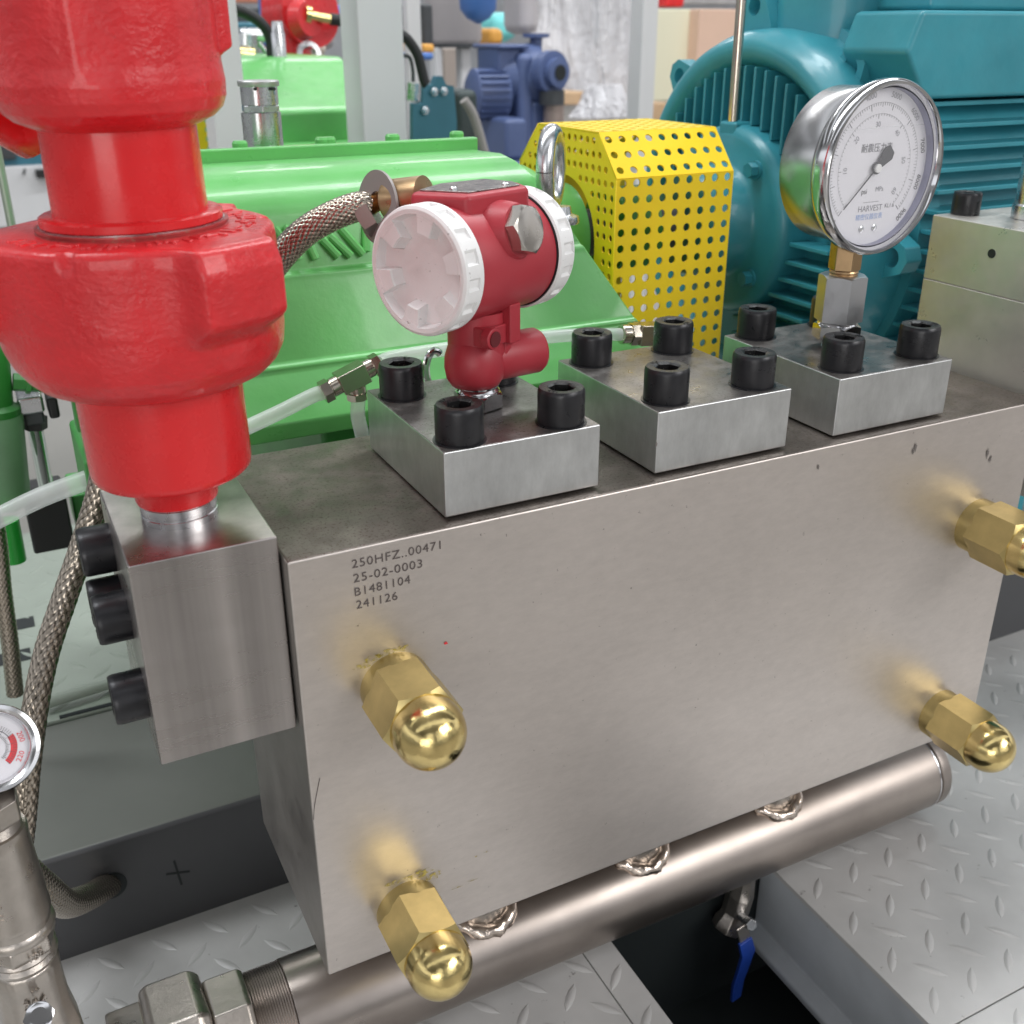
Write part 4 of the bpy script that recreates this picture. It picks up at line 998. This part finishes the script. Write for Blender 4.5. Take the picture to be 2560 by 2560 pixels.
for body, t in (('200', 19), ('220', -22)):
    t = radians(t); me = text_mesh(body, R0 * .165, MLg @ Matrix.Translation((R0 * .625 * cos(t), R0 * .625 * sin(t), -.0025)) @ Matrix.Rotation(t - pi / 2 if body == '200' else t + pi / 2, 4, 'Z'), depth=0, align='CENTER'); P('dial_text', me, INKR, dl, smooth=False)
mb = MB(); mb.lathe([(1e-5, .001), (R0 * .80, .001)], 60, MLg, caps=False); P('glass', mb, mat('clear_gauge_glass', (1, 1, 1), .02, 0, alpha=.03, spec=.5), lg)

vs = thing('ball_valve_stack', 'cast stainless ball valve and nipple column at the lower left corner', 'ball valve', (-.21, .04, -.4))
vy2 = .045
p0 = at(-39, 1995, y=vy2); p1 = at(102, 2560, y=vy2); ax = (p1 - p0).normalized()
Mv = frame(p0, ax)
uv_ = lambda v: -39 + (v - 1995) * .25
A = lambda v: (at(uv_(v), v, y=vy2) - p0).length
KK = lambda r, v: r * (at(uv_(v) + 50, v, y=vy2) - at(uv_(v), v, y=vy2)).length / 50 * .93
def vseg(name, pts, n=64, ph=0, bev=0, ang=32):
    mb = MB(); mb.lathe([(KK(r, v), A(v)) for r, v in pts], n, Mv, ph=ph); return P(name, mb, CASTSS, vs, bevel=bev, seg=3, angle=ang)
vseg('bushing', [(84, 1985), (96, 1995), (96, 2045), (86, 2052)], 6, .5, .0015)
vseg('thread', [((80 if k % 2 else 77), 2050 + k * 2.2) for k in range(18)])
vseg('nipple', [(76, 2070), (90, 2072), (94, 2080), (92, 2100), (98, 2215), (99, 2262), (101, 2270), (101, 2282), (95, 2286), (95, 2300), (102, 2306), (104, 2314), (100, 2322)], 64, 0, 0, 30)
vseg('valve_hexagon', [(94, 2318), (103, 2324), (103, 2352), (92, 2362)], 6, .75, .002)
vseg('thread_ring', [(84, 2358), (91, 2366), (84, 2374), (92, 2382), (86, 2392)], 64)
vseg('valve_body', [(86, 2388), (92, 2402), (90, 2430), (92, 2500), (104, 2560), (112, 2680)], 10, .2, .004)
q = at(98, 2540, y=vy2 - .040); mb = MB(); M = frame(q, CT - q); mb.hexa(.0100, -.010, .004, M, ch=.5); mb.lathe([(.0055, 0), (.0055, .009)], 20, M); P('stem_nut', mb, CHROME, vs, angle=28)
# raised lettering wrapped on the curved surfaces
def wrap_text(body, tc_, vpx, r, sz, rot=0):
    me = text_mesh(body, sz, Matrix.Rotation(rot, 4, 'Z'), depth=.0008, align='CENTER')
    # direction towards the camera around the stack axis
    d = (CT - p0); d = (d - ax * d.dot(ax)).normalized(); s = ax.cross(d)
    for v in me.vertices:
        x, y, z = v.co; t = tc_ + x / r
        v.co = p0 + ax * (A(vpx) - y) + (d * cos(t) + (-s) * sin(t)) * (r + z)
    P('cast_text', me, CASTSS, vs, smooth=False)
wrap_text('304', 0, 2452, KK(92, 2452), .0105); wrap_text('1"', .05, 2430, KK(91, 2430), .0085); wrap_text('150', .30, 2345, KK(99, 2345), .0075); wrap_text('2/1', -.45, 2225, KK(98.5, 2225), .0115, rot=-pi / 2)

# ================================================================ FAR LEFT: FILTER AND LINKAGE
fl_ = thing('oil_filter', 'green spin-on oil filter canister at the far left', 'oil filter', at(20, 1250, y=.60))
yf = .60; c0 = at(10, 1245, y=yf); c1_ = at(-12, 1035, y=yf); rr_ = (at(78, 1200, y=yf) - at(10, 1200, y=yf)).length
ax_ = (c1_ - c0).normalized(); Lf = (c1_ - c0).length
mb = MB(); mb.lathe([(rr_ * .6, -.012), (rr_ * .9, -.007), (rr_, 0), (rr_, Lf * .95), (rr_ * .95, Lf)], 48, frame(c0, ax_)); P('canister', mb, PALEG, fl_, angle=40)
mb = MB(); mb.lathe([(rr_ * .92, Lf), (rr_ * .95, Lf * 1.08), (rr_ * .7, Lf * 1.12), (rr_ * .72, Lf * 1.75), (rr_ * .4, Lf * 1.9)], 40, frame(c0, ax_)); P('filter_head', mb, GREEND, fl_, angle=40)
a = at(32, 955, y=yf); b = at(130, 960, y=yf)
mb = MB(); mb.tube([a, b], .010, 6); mb.tube([at(66, 955, y=yf), at(80, 957, y=yf)], .013, 6); P('port_fitting', mb, GREEND, fl_, bevel=.001)
for k, (u, v, s_, w_) in enumerate(((26, 1070, .010, 6), (28, 1087, .005, 6), (32, 1115, .004, 8), (36, 1135, .004, 8), (40, 1160, .004, 8), (44, 1185, .003, 7), (36, 1170, .008, 3))):
    pass
lk = thing('linkage', 'silver bracket with black clamp and bright rod beside the green filter', 'bracket', at(80, 1000, y=.62))
mb = MB(); a = at(38, 985, y=.62); b = at(110, 1018, y=.62); mb.box((a.x, .60, b.z), (b.x, .64, a.z)); P('bracket', mb, ZINC, lk, bevel=.003)
a = at(112, 985, y=.62); b = at(148, 1032, y=.62); mb = MB(); mb.box((a.x, .60, b.z), (b.x, .64, a.z)); P('clamp', mb, RUB, lk, bevel=.003)
a = at(55, 1025, y=.62); b = at(112, 1050, y=.62); mb = MB(); mb.box((a.x, .605, b.z), (b.x, .635, a.z)); P('lower_clamp', mb, DARKM, lk, bevel=.003)
mb = MB(); mb.tube([at(85, 1040, y=.62), at(86, 1070, y=.62)], .0135, 6); P('rod_nut', mb, RUB, lk)
mb = MB(); mb.tube([at(85, 1058, y=.62), at(118, 1230, y=.66)], .0082, 16); P('rod', mb, CHROME, lk)
mb = MB(); a = at(60, 1262, y=.66); b = at(190, 1368, y=.66); mb.box((a.x, .66, b.z), (b.x, .74, a.z)); bbx = tag(obj('black_box', mb, RUB, bevel=.003), 'black control box behind the clear tube at far left', 'box')
a = at(178, 1240, y=.70); b = at(236, 1335, y=.70); mb = MB(); mb.box((a.x, .70, b.z), (b.x + .02, .78, a.z)); tag(obj('green_bracket', mb, GREEND, bevel=.003), 'green bracket beside the black box', 'bracket')
a = at(180, 1000, y=.30); mb = MB(); mb.box((a.x, .30, at(190, 1085, y=.30).z), (a.x + .04, .32, a.z)); tag(obj('green_web', mb, GREEND, bevel=.002), 'dark green web plate just left of the lower red cylinder', 'plate')
mb = MB(); mb.tube([at(18, 1300, y=.56), at(38, 1402, y=.56)], .0115, 16); tag(obj('green_rod', mb, mat('bright_green_rod', (.03, .45, .06), .3), angle=50), 'short bright green rod pointing down at the far left', 'rod')
# thin pole at left
mb = MB(); mb.tube([at(-22, 300, y=.9), at(36, 600, y=.9), at(52, 700, y=.9)], .0052, 12); tag(obj('thin_pole', mb, mat('greenish_pole', (.36, .42, .34), .3, .5)), 'thin grey green pole at the left edge behind the red union', 'pole')

# ================================================================ BACKGROUND HALL
FZ = -.75
def bgbox(name, u0, v0, u1, v1, y, depth, mt, label, cat, bev=.01, down=None, group=None):
    a = at(u0, v0, y=y); b = at(u1, v1, y=y); z0 = min(a.z, b.z) if down is None else down
    mb = MB(); mb.box((min(a.x, b.x), y, z0), (max(a.x, b.x), y + depth, max(a.z, b.z)))
    return tag(obj(name, mb, mt, bevel=bev), label, cat, group)
def post(u, v, y, w, dz, label, top=1.2, mt=POST, grp='white painted steel posts'):
    a = at(u, v, y=y); mb = MB(); mb.box((a.x, y, FZ), (a.x + w, y + dz, top)); return tag(obj('steel_post', mb, mt, bevel=.004), label, 'post', grp)
# widths from the photograph
yq = 1.45
def postpx(uL, uM, uR, v, y, label, grp='white painted steel posts', top=1.4):
    a = at(uM, v, y=y); b = at(uR, v, y=y); w = b.x - a.x
    c = at(uL, v, x=a.x); mb = MB(); mb.box((a.x, y, FZ), (a.x + w, max(y + .03, min(y + w * 1.3, c.y)), top))
    return tag(obj('steel_post', mb, POST, bevel=.003), label, 'post', grp)
postpx(520, 545, 628, 383, 1.35, 'white post between the red union and the silver breather')
postpx(870, 912, 1020, 371, 1.35, 'wide white post in the middle, nearest the green crankcase')
postpx(1566, 1596, 1633, 295, 2.4, 'narrow white post left of the teal motor')
postpx(1012, 1024, 1058, 200, 2.6, 'slim white post half hidden behind the wide middle post')

# breather on the crankcase
br = thing('breather', 'silver cylindrical breather cap with small vent holes behind the crankcase flange', 'breather', (.15, .55, .19))
bx_ = at(662, 383, y=.55); c = Vector((bx_.x, .55, 0)); sc_ = (at(713, 320, y=.55) - at(617, 320, y=.55)).length / 2
zt = at(660, 200, y=.55).z; z2 = at(660, 215, y=.55).z; z3 = at(660, 262, y=.55).z; z4 = at(660, 280, y=.55).z
S2 = Matrix.Translation(c)
mb = MB(); mb.lathe([(sc_ * 1.0, .142), (sc_, z4)], 48, S2); P('lower_tube', mb, ZINC, br)
mb = MB(); mb.hexa(sc_ * 1.02, z4 + .0004, z3, S2, ph=.4); P('hexagon', mb, ZINC, br, bevel=.0008)
mb = MB(); mb.lathe([(sc_ * .93, z3 + .0004), (sc_ * .93, z2)], 48, S2); P('vent_section', mb, ZINC, br)
mb = MB(); mb.lathe([(sc_ * 1.02, z2), (sc_ * 1.04, z2 + .001), (sc_ * 1.04, zt - .001), (sc_ * 1.0, zt)], 48, S2); P('cap', mb, mat('dull_aluminium_cap', (.5, .5, .5), .4, .8), br)
for u in (638, 679):
    q = at(u, 222, y=.55 - sc_ * .85); mb = MB(); mb.lathe([(.0016, 0), (.0016, .004)], 12, frame((q.x, .55 - sc_ * .90, q.z), (q.x - c.x, -.02, 0))); P('vent_hole', mb, INSIDE, br)

# second green machine
g2 = thing('green_machine', 'second green pump cover standing behind the white posts', 'machine', (.5, 1.9, FZ))
y2 = 1.55
a = at(590, 145, y=y2 + .3); b = at(836, 140, y=y2 + .3); z_t = b.z
mb = MB(); q1 = at(900, 385, y=y2); prf = [(y2, at(800, 440, y=y2).z), (y2, at(800, 275, y=y2).z), (y2 + .03, at(800, 262, y=y2 + .03).z), (y2 + .22, z_t - .01), (y2 + .25, z_t), (y2 + .7, z_t), (y2 + .7, FZ)]
xl = at(560, 300, y=y2).x
V = [(xl, y, z) for y, z in prf] + [((at(905, 330, y=y2).x if z < z_t - .08 else b.x), y, z) for y, z in prf]; n = len(prf)
F = [tuple(reversed(f)) for f in ([tuple(reversed(range(n))), tuple(range(n, 2 * n))] + [(i, (i + 1) % n, n + (i + 1) % n, n + i) for i in range(n)])]
mb.add(V, F); P('cover', mb, GREEN, g2, bevel=.008, angle=20)
mb = MB(); mb.box((xl, y2 - .04, at(800, 345, y=y2 - .04).z - .6), (at(905, 380, y=y2).x, y2 - .001, at(800, 352, y=y2).z)); P('cover_flange', mb, GREEN, g2, bevel=.004)
q = at(700, 148, y=y2 + .30); mb = MB(); mb.lathe([(.015, z_t - .02), (.015, z_t + .045), (.013, z_t + .05), (.012, z_t + .07)], 30, Matrix.Translation((q.x, y2 + .3, 0))); P('filler_pipe', mb, ZINC, g2)
mb = MB(); q2 = at(690, 60, y=y2 + .3); mb.tube([(q2.x, q2.y, q2.z), at(684, 92, y=y2 + .3)], .004, 10); P('filler_lever', mb, ZINC, g2)

# red pump behind with brass nozzle and black hose
rp = thing('red_pump', 'small red pump body with a brass nozzle behind the second green machine', 'pump', (.8, 2.4, FZ))
y3 = 2.3
mb = MB(); a = at(695, -60, y=y3); b = at(745, 70, y=y3); mb.box((a.x, y3, b.z), (b.x, y3 + .2, a.z)); P('pump_plate', mb, RED, rp, bevel=.01)
mb = MB(); q = at(742, 42, y=y3 - .02); mb.lathe([(.055, 0), (.085, .02), (.085, .12)], 36, frame(q + Vector((.0, .1, 0)), (.3, -1, .1))); P('pump_head', mb, RED, rp, angle=50)
mb = MB(); q = at(755, 50, y=y3 - .1); mb.lathe([(.030, -.02), (.048, 0), (.040, .03)], 30, frame(q, (.5, -1, .1))); P('boss', mb, RED, rp, angle=50)
mb = MB(); q = at(728, 110, y=y3); mb.lathe([(.06, -.25), (.05, -.02), (.035, .05)], 30, Matrix.Translation(q)); P('stand', mb, RED, rp, angle=50)
mb = MB(); q0 = at(762, 36, y=y3 - .12); q1 = at(826, 48, y=y3 - .12); mb.tube([q0, q0.lerp(q1, .2), q0.lerp(q1, .21), q1], lambda f: .022 if f < .4 else .011, 16); P('nozzle', mb, BRASSP, rp)
mb = MB(); mb.tube([q1, at(860, 52, y=y3 - .12), at(900, 40, y=y3)], .014, 14); P('hose_end', mb, RUB, rp)

# second mini pump flange and hose behind first white post
mb = MB(); mb.tube(spline([at(585, 22, y=1.9), at(620, 35, y=1.9), at(655, 60, y=1.9), at(675, 95, y=1.9), at(680, 140, y=1.9)], 8), .012, 12); tag(obj('black_hose', mb, RUB), 'black rubber hose curving down behind the red pump', 'hose')
mb = MB(); mb.tube(spline([at(1000, 85, y=1.6), at(1020, 100, y=1.6), at(1045, 140, y=1.6), at(1060, 200, y=1.6), at(1066, 210, y=1.6)], 8), .0105, 12); tag(obj('black_hose', mb, RUB), 'black rubber hose arching out from behind the wide white post', 'hose')
mb = MB(); mb.tube(spline([at(1010, 138, y=1.6), at(1025, 145, y=1.6), at(1032, 175, y=1.6), at(1033, 205, y=1.6)], 8), .004, 8); tag(obj('thin_cable', mb, DARKM), 'thin dark cable beneath the arching hose', 'cable')
bgbox('blue_post', 658, -40, 688, 170, 2.6, .08, SKYB, 'light blue upright left of the red pump', 'post')
bgbox('dark_machine', 588, 18, 662, 90, 3.2, .4, DARKM, 'dark machine seen between the posts at the top left', 'machine')
bgbox('teal_machine', 588, 55, 672, 85, 3.0, .3, TEALF, 'dark teal housing under the dark machine', 'machine', down=at(600, 110, y=3.0).z)
mb = MB(); mb.tube([at(616, 85, y=2.2), at(616, 136, y=2.2)], .028, 16); mb.tube([at(600, 88, y=2.2), at(665, 88, y=2.2)], .016, 12); mb.tube([at(640, 95, y=2.2), at(668, 134, y=2.2)], .007, 10)
tag(obj('pipe_spool', mb, ZINC, angle=50), 'grey pipe flange assembly above the second green machine', 'pipe')
mb = MB(); mb.tube([at(596, 134, y=2.15), at(634, 138, y=2.15)], .018, 12); tag(obj('brass_fitting', mb, BRASSP), 'brass fitting below the grey pipe flange', 'fitting')
bgbox('orange_beam', 575, -30, 672, 6, 4.2, .2, mat('salmon_beam', (.75, .30, .20), .5), 'orange overhead beam at the top left', 'beam')
bgbox('cream_box', 782, 100, 822, 140, 2.6, .2, mat('cream_box_paint', (.75, .66, .58), .5), 'cream box beside the red pump', 'box', .02)
mb = MB(); mb.lathe([(.018, 0), (.030, .004), (.030, .02), (.018, .022), (.015, .01)], 36, frame(at(768, 138, y=2.2), (0, -1, .2)), caps=False); tag(obj('wheel_rim', mb, ZINC), 'silver ring resting on the second green machine', 'ring')
bgbox('grey_tank', 775, 25, 845, 125, 3.0, .4, TANK, 'grey tank behind the red pump', 'tank', .03)
mb = MB(); mb.tube(spline([at(780, -10, y=2.7), at(800, 25, y=2.7), at(845, 40, y=2.7)], 8), .03, 12); tag(obj('blue_hose', mb, SKYB), 'blue hose at the top between the red pump and the wide post', 'hose')

# grey frosted tanks
tk = thing('frosted_tank', 'pale grey cylindrical tank on legs behind the teal plate', 'tank', (1.5, 3.0, FZ))
y4 = 4.2
a = at(1095, 60, y=y4); b = at(1228, 60, y=y4); r_ = (b.x - a.x) / 2; cx_ = (a.x + b.x) / 2; zb = at(1160, 98, y=y4).z
mb = MB(); mb.lathe([(r_ * .9, zb - .02), (r_, zb), (r_, zb + .8)], 40, Matrix.Translation((cx_, y4 + r_, 0))); P('tank_body', mb, TANK, tk, angle=40)
mb = MB(); mb.lathe([(r_ * 1.04, zb - .035), (r_ * 1.04, zb - .02)], 40, Matrix.Translation((cx_, y4 + r_, 0))); P('tank_rim', mb, DARKM, tk)
for u0, u1 in ((1090, 1108), (1155, 1178), (1208, 1228)):
    a = at(u0, 200, y=y4 + .05); b = at(u1, 200, y=y4 + .05); mb = MB(); mb.box((a.x, y4 + .05, FZ), (b.x, y4 + .12, zb - .036)); P('leg', mb, POST, tk, bevel=.005)
a = at(1108, 120, y=y4 + .5); b = at(1160, 220, y=y4 + .5); mb = MB(); mb.box((a.x, y4 + .5, FZ), (b.x, y4 + .55, a.z)); P('cabinet', mb, mat('taupe_panel', (.42, .36, .32), .5), tk, bevel=.01)
mb = MB(); mb.lathe([(.005, -.06), (.035, -.045), (.055, -.02), (.06, .05)], 30, Matrix.Translation(at(1195, 5, y=2.6))); tag(obj('blue_funnel', mb, SKYB, angle=40), 'blue rounded vessel hanging at the top centre', 'vessel')
bgbox('dark_rack', 1056, 10, 1086, 130, 3.4, .4, DARKM, 'dark shelving rack between slim posts', 'rack')
bgbox('orange_crate', 1060, 110, 1088, 132, 3.2, .3, ORANGE, 'orange crate under the dark rack', 'crate')
bgbox('blue_crate', 1058, 132, 1086, 150, 3.1, .3, SKYB, 'blue crate under the orange crate', 'crate')
bgbox('cyan_panel', 1238, 30, 1300, 105, 5.0, .3, CYAN, 'pale cyan machine panel above the blue pump', 'panel', .06)
bgbox('orange_box', 1224, 70, 1262, 112, 4.6, .3, ORANGE, 'orange box left of the cyan panel', 'box', .03)
mb = MB()
for u, v in ((1310, 60),):
    a = at(1305, 86, y=3.6); mb.box((a.x, 3.6, a.z), (at(1352, 86, y=3.6).x, 3.8, a.z + 1.0))
tag(obj('grey_column', mb, TANK, bevel=.04), 'grey cylindrical column above the blue pump outlet', 'column')

# teal mounting plate with bolts
tp = thing('teal_plate', 'teal machine side plate with notched top and three star bolts', 'machine plate', (.8, 1.9, FZ))
y5 = 1.9
def XZ(u, v): q = at(u, v, y=y5); return (q.x, q.z)
outl = [XZ(*p) for p in ((1028, 258), (1053, 258), (1053, 213), (1078, 211), (1086, 190), (1102, 190), (1112, 212), (1130, 214), (1138, 300), (1138, 420), (1028, 420))]
Mz = Matrix(((1, 0, 0, 0), (0, 0, -1, y5), (0, 1, 0, 0), (0, 0, 0, 1)))
P('plate', flat_mesh(outl, [], .01, Mz), TEALF, tp, bevel=.002)
for u, v in ((1084, 229), (1108, 228), (1061, 276)):
    q = at(u, v, y=y5 - .012); mb = MB(); mb.hexa(.010, 0, .008, frame(q, (0, -1, 0)), ch=.5); P('bolt', mb, ZINC, tp)
mb = MB(); a = at(1018, 210, y=y5); b = at(1032, 212, y=y5); mb.tube([at(1036, 208, y=y5 - .03), at(1034, 252, y=y5 - .03)], .016, 10); P('cable_gland', mb, ZINC, tp)
mb = MB(); a = at(1140, 225, y=2.3); b = at(1200, 390, y=2.3); mb.box((a.x, 2.3, FZ), (b.x, 2.9, a.z)); tag(obj('dark_cabinet', mb, mat('dark_green_black', (.03, .045, .045), .5, var=.4, vs=5), bevel=.02), 'dark machine base between the teal plate and the blue pump', 'machine')
mb = MB(); mb.tube(spline([at(1160, 250, y=2.2), at(1182, 285, y=2.2), at(1200, 340, y=2.2), at(1212, 385, y=2.2)], 8), .013, 12); tag(obj('grey_hose', mb, mat('grey_hose_rubber', (.3, .28, .27), .5)), 'grey hose hanging beside the dark machine base', 'hose')

# blue pump and motor standing on the far floor
y6 = 3.4
def B(u, v, y=y6): return at(u, v, y=y)
bp = thing('blue_pump', 'dark blue pump set with finned motor on the factory floor', 'pump', (1.9, 3.4, FZ))
s = (B(1300, 250) - B(1200, 250)).length / 100
mb = MB(); mb.lathe([(70 * s, 0), (74 * s, 20 * s), (60 * s, 90 * s), (56 * s, 96 * s)], 40, frame(B(1345, 195), Vector((-1, .3, .0)))); P('volute', mb, PUMPB, bp, angle=40)
mb = MB(); mb.lathe([(40 * s, 0), (44 * s, 10 * s), (44 * s, 30 * s)], 32, frame(B(1362, 180, y6 - .12), Vector((.25, -1, 0)))); mb.lathe([(17 * s, 30 * s), (30 * s, 32 * s), (30 * s, 48 * s), (17 * s, 49 * s)], 32, frame(B(1362, 180, y6 - .12), Vector((.25, -1, 0)))); P('suction_flange', mb, PUMPB, bp, angle=40)
mb = MB(); mb.lathe([(16 * s, 0), (16 * s, 2 * s)], 24, frame(B(1362, 180, y6 - .12) + Vector((.25, -1, 0)).normalized() * 49.3 * s, Vector((.25, -1, 0)))); P('suction_hole', mb, INSIDE, bp)
mb = MB(); q = B(1340, 120); mb.lathe([(14 * s, -40 * s), (14 * s, 20 * s), (30 * s, 22 * s), (30 * s, 30 * s)], 28, Matrix.Translation(q)); P('outlet', mb, PUMPB, bp, angle=40)
mb = MB(); a = B(1270, 130); b = B(1300, 370); mb.box((a.x, y6 - .1, b.z), (b.x + .02, y6 + .25, a.z)); P('bearing_frame', mb, PUMPB, bp, bevel=.03)
mb = MB(); mb.lathe([(50 * s, 0), (54 * s, 6 * s), (54 * s, 75 * s), (40 * s, 84 * s)], 32, frame(B(1262, 235), Vector((-1, .1, 0)))); P('motor_body', mb, PUMPB, bp, angle=40)
for k in range(9):
    a_ = radians(150 + k * 15); M = frame(B(1262, 235), Vector((-1, .1, 0)), (0, 0, 1)) @ Matrix.Rotation(a_ + pi / 2 - .6, 4, 'Z'); mb = MB(); mb.box((50 * s, -1.5 * s, 8 * s), (60 * s, 1.5 * s, 72 * s), M); P('motor_fin', mb, PUMPB, bp)
mb = MB(); a = B(1232, 113); b = B(1290, 180); mb.box((a.x, y6 - .05, b.z), (b.x, y6 + .15, a.z)); P('terminal_box', mb, PUMPB, bp, bevel=.015)
mb = MB(); a = B(1228, 110); b = B(1300, 122); mb.box((a.x, y6 - .08, b.z), (b.x, y6 + .18, a.z)); P('terminal_lid', mb, PUMPB, bp, bevel=.012)
mb = MB(); a = B(1208, 330); b = B(1395, 380); mb.box((a.x, y6 - .25, FZ), (b.x, y6 + .3, b.z)); mb.box((a.x, y6 - .2, b.z), (a.x + 55 * s, y6 + .2, a.z + 35 * s)); mb.box((B(1300, 300).x, y6 - .1, b.z), (B(1380, 300).x, y6 + .2, B(1300, 250).z)); P('base_frame', mb, PUMPB, bp, bevel=.02)
mb = MB(); mb.lathe([(23 * s, -50 * s), (23 * s, 5 * s)], 30, Matrix.Translation(B(1385, 265, y6 - .15))); tag(obj('steel_drum', mb, mat('brownish_drum', (.35, .28, .25), .4, .4)), 'small brownish steel cylinder beside the blue pump', 'drum')
mb = MB(); mb.lathe([(28 * s, -30 * s), (28 * s, 0)], 30, Matrix.Translation(B(1380, 225, y6 - .15))); tag(obj('dark_collar', mb, DARKM), 'dark round collar above the brownish cylinder', 'collar')

# wrapped goods
def wrapped(name, u0, v0, u1, v1, y, label, seed):
    a = at(u0, v0, y=y); b = at(u1, v1, y=y); cx_ = (a.x + b.x) / 2; w = abs(b.x - a.x) / 2; z0 = b.z; z1 = a.z; n = 150; m_ = 90; V = []
    def rid(p): return 1 - abs(noise.noise(p)) * 2.2
    for j in range(m_ + 1):
        f = j / m_; z = z0 + (z1 - z0) * f
        for k in range(n):
            t = 2 * pi * k / n; c_, s_ = cos(t), sin(t)
            q = 1 + .22 * noise.noise(Vector((c_ * 2.0 + seed, s_ * 2.0, f * 1.2))) + .09 * rid(Vector((c_ * 5 + seed + f * 2.2, s_ * 5, f * 2.0))) + .035 * rid(Vector((c_ * 14 + seed + f * 5, s_ * 14, f * 5)))
            tap = (1.08 - .45 * f ** 1.3)
            V.append((cx_ + w * tap * q * c_ * 1.02, y + w * .6 + w * .6 * tap * q * s_, z))
    F = [(j * n + k, j * n + (k + 1) % n, (j + 1) * n + (k + 1) % n, (j + 1) * n + k) for j in range(m_) for k in range(n)] + [tuple(m_ * n + k for k in range(n))]
    mb = MB(); mb.add(V, F); return tag(obj(name, mb, WRAP, angle=60), label, 'bundle', 'goods wrapped in plastic film')
wrapped('wrapped_bundle', 1362, -80, 1500, 235, 4.6, 'tall bundle wrapped in clear plastic left of the narrow post', 1)
wrapped('wrapped_bundle', 1480, -80, 1600, 255, 5.0, 'grey wrapped bundle directly behind the narrow post', 5)
wrapped('wrapped_bundle', 1470, 215, 1590, 292, 4.2, 'low heap of white plastic film on the floor', 9)
bgbox('wooden_block', 1405, 230, 1466, 262, 4.3, .3, PLY, 'pale wooden block under the wrapped bundle', 'wood block', .01)
bgbox('pallet', 1630, 258, 1680, 300, 4.5, .8, PLY, 'wooden pallet corner under the cream crate', 'pallet', .01)
bgbox('cream_crate', 1642, 22, 1748, 250, 5.2, 1.0, CREAM, 'large cream coloured crate behind the teal motor', 'crate', .01)
bgbox('orange_crate', 1750, 22, 1860, 250, 5.1, 1.0, PINKP, 'pale orange crate right of the cream crate', 'crate', .01)
bgbox('red_trolley', 1668, -30, 1712, 18, 5.6, .4, RED, 'small red box on top of the cream crate', 'box', .02)
bgbox('dark_shelf', 1640, -40, 1860, 12, 6.6, .3, mat('pale_shelf', (.6, .58, .58), .5, var=.3, vs=1.5), 'pale cluttered shelf at the top right behind the crates', 'shelf')
# yellow small guard and left machines
q0 = at(498, 285, y=1.7); q1 = at(545, 385, y=1.7)
hh = [circ(q0.x + .012 + i * .018, q1.z + .012 + j * .018, .005, 10) for i in range(6) for j in range(9) if q0.x + .012 + i * .018 < q1.x - .006 and q1.z + .012 + j * .018 < q0.z - .006]
me = flat_mesh([(q0.x - .1, q1.z - .1), (q1.x, q1.z - .1), (q1.x, q0.z), (q0.x - .1, q0.z)], hh, .002, Matrix(((1, 0, 0, 0), (0, 0, -1, 1.7), (0, 1, 0, 0), (0, 0, 0, 1))))
yg = thing('yellow_guard', 'small yellow perforated guard behind the red sleeve', 'guard', (q0.x, 1.7, q1.z - .1)); P('guard_sheet', me, YELLOW, yg, smooth=False)
mb = MB(); mb.box((q1.x, 1.69, q1.z - .1), (q1.x + .012, 1.80, q0.z + .01)); P('black_edge', mb, RUB, yg)
ll = thing('teal_cabinet', 'dark teal machine on a pale plinth far behind at the left', 'machine', (.1, 6.5, FZ))
yL = 6.4
a = at(-250, 200, y=yL); b = at(135, 425, y=yL); mb = MB(); mb.box((a.x, yL, b.z), (b.x + .4, yL + 1.2, a.z + .6)); P('cabinet', mb, TEALF, ll, bevel=.02)
a = at(-60, 330, y=yL - .01); b = at(42, 398, y=yL - .01); mb = MB(); mb.box((a.x, yL - .03, b.z), (b.x, yL - .002, a.z)); P('dark_panel', mb, DARKM, ll, bevel=.01)
a = at(-250, 428, y=yL); b = at(88, 447, y=yL); mb = MB(); mb.box((a.x, yL - .05, FZ), (b.x + 1.4, yL + 1.1, a.z)); P('plinth', mb, POST, ll, bevel=.01)
a = at(88, 425, y=yL - .08); b = at(125, 442, y=yL - .08); mb = MB(); mb.box((a.x, yL - .12, b.z), (b.x, yL - .052, a.z)); P('rubber_foot', mb, RUB, ll)
mb = MB(); mb.tube(spline([at(62, 425, z=FZ + .35), at(50, 470, z=FZ + .02), at(80, 485, z=FZ + .01), at(130, 500, z=FZ + .01)], 10), .008, 8); mb.tube(spline([at(55, 455, z=FZ + .03), at(35, 520, z=FZ + .01), at(10, 560, z=FZ + .01)], 8), .008, 8)
tag(obj('floor_cable', mb, DARKM), 'dark cable lying on the concrete floor at the far left', 'cable')
# hall: far wall with cluttered machinery line
mb = MB(); mb.box((-14, 22, FZ), (34, 22.3, 7)); struct('hall_wall', mb, mat('hall_wall_paint', (.55, .57, .60), .6, var=.25, vs=.5))
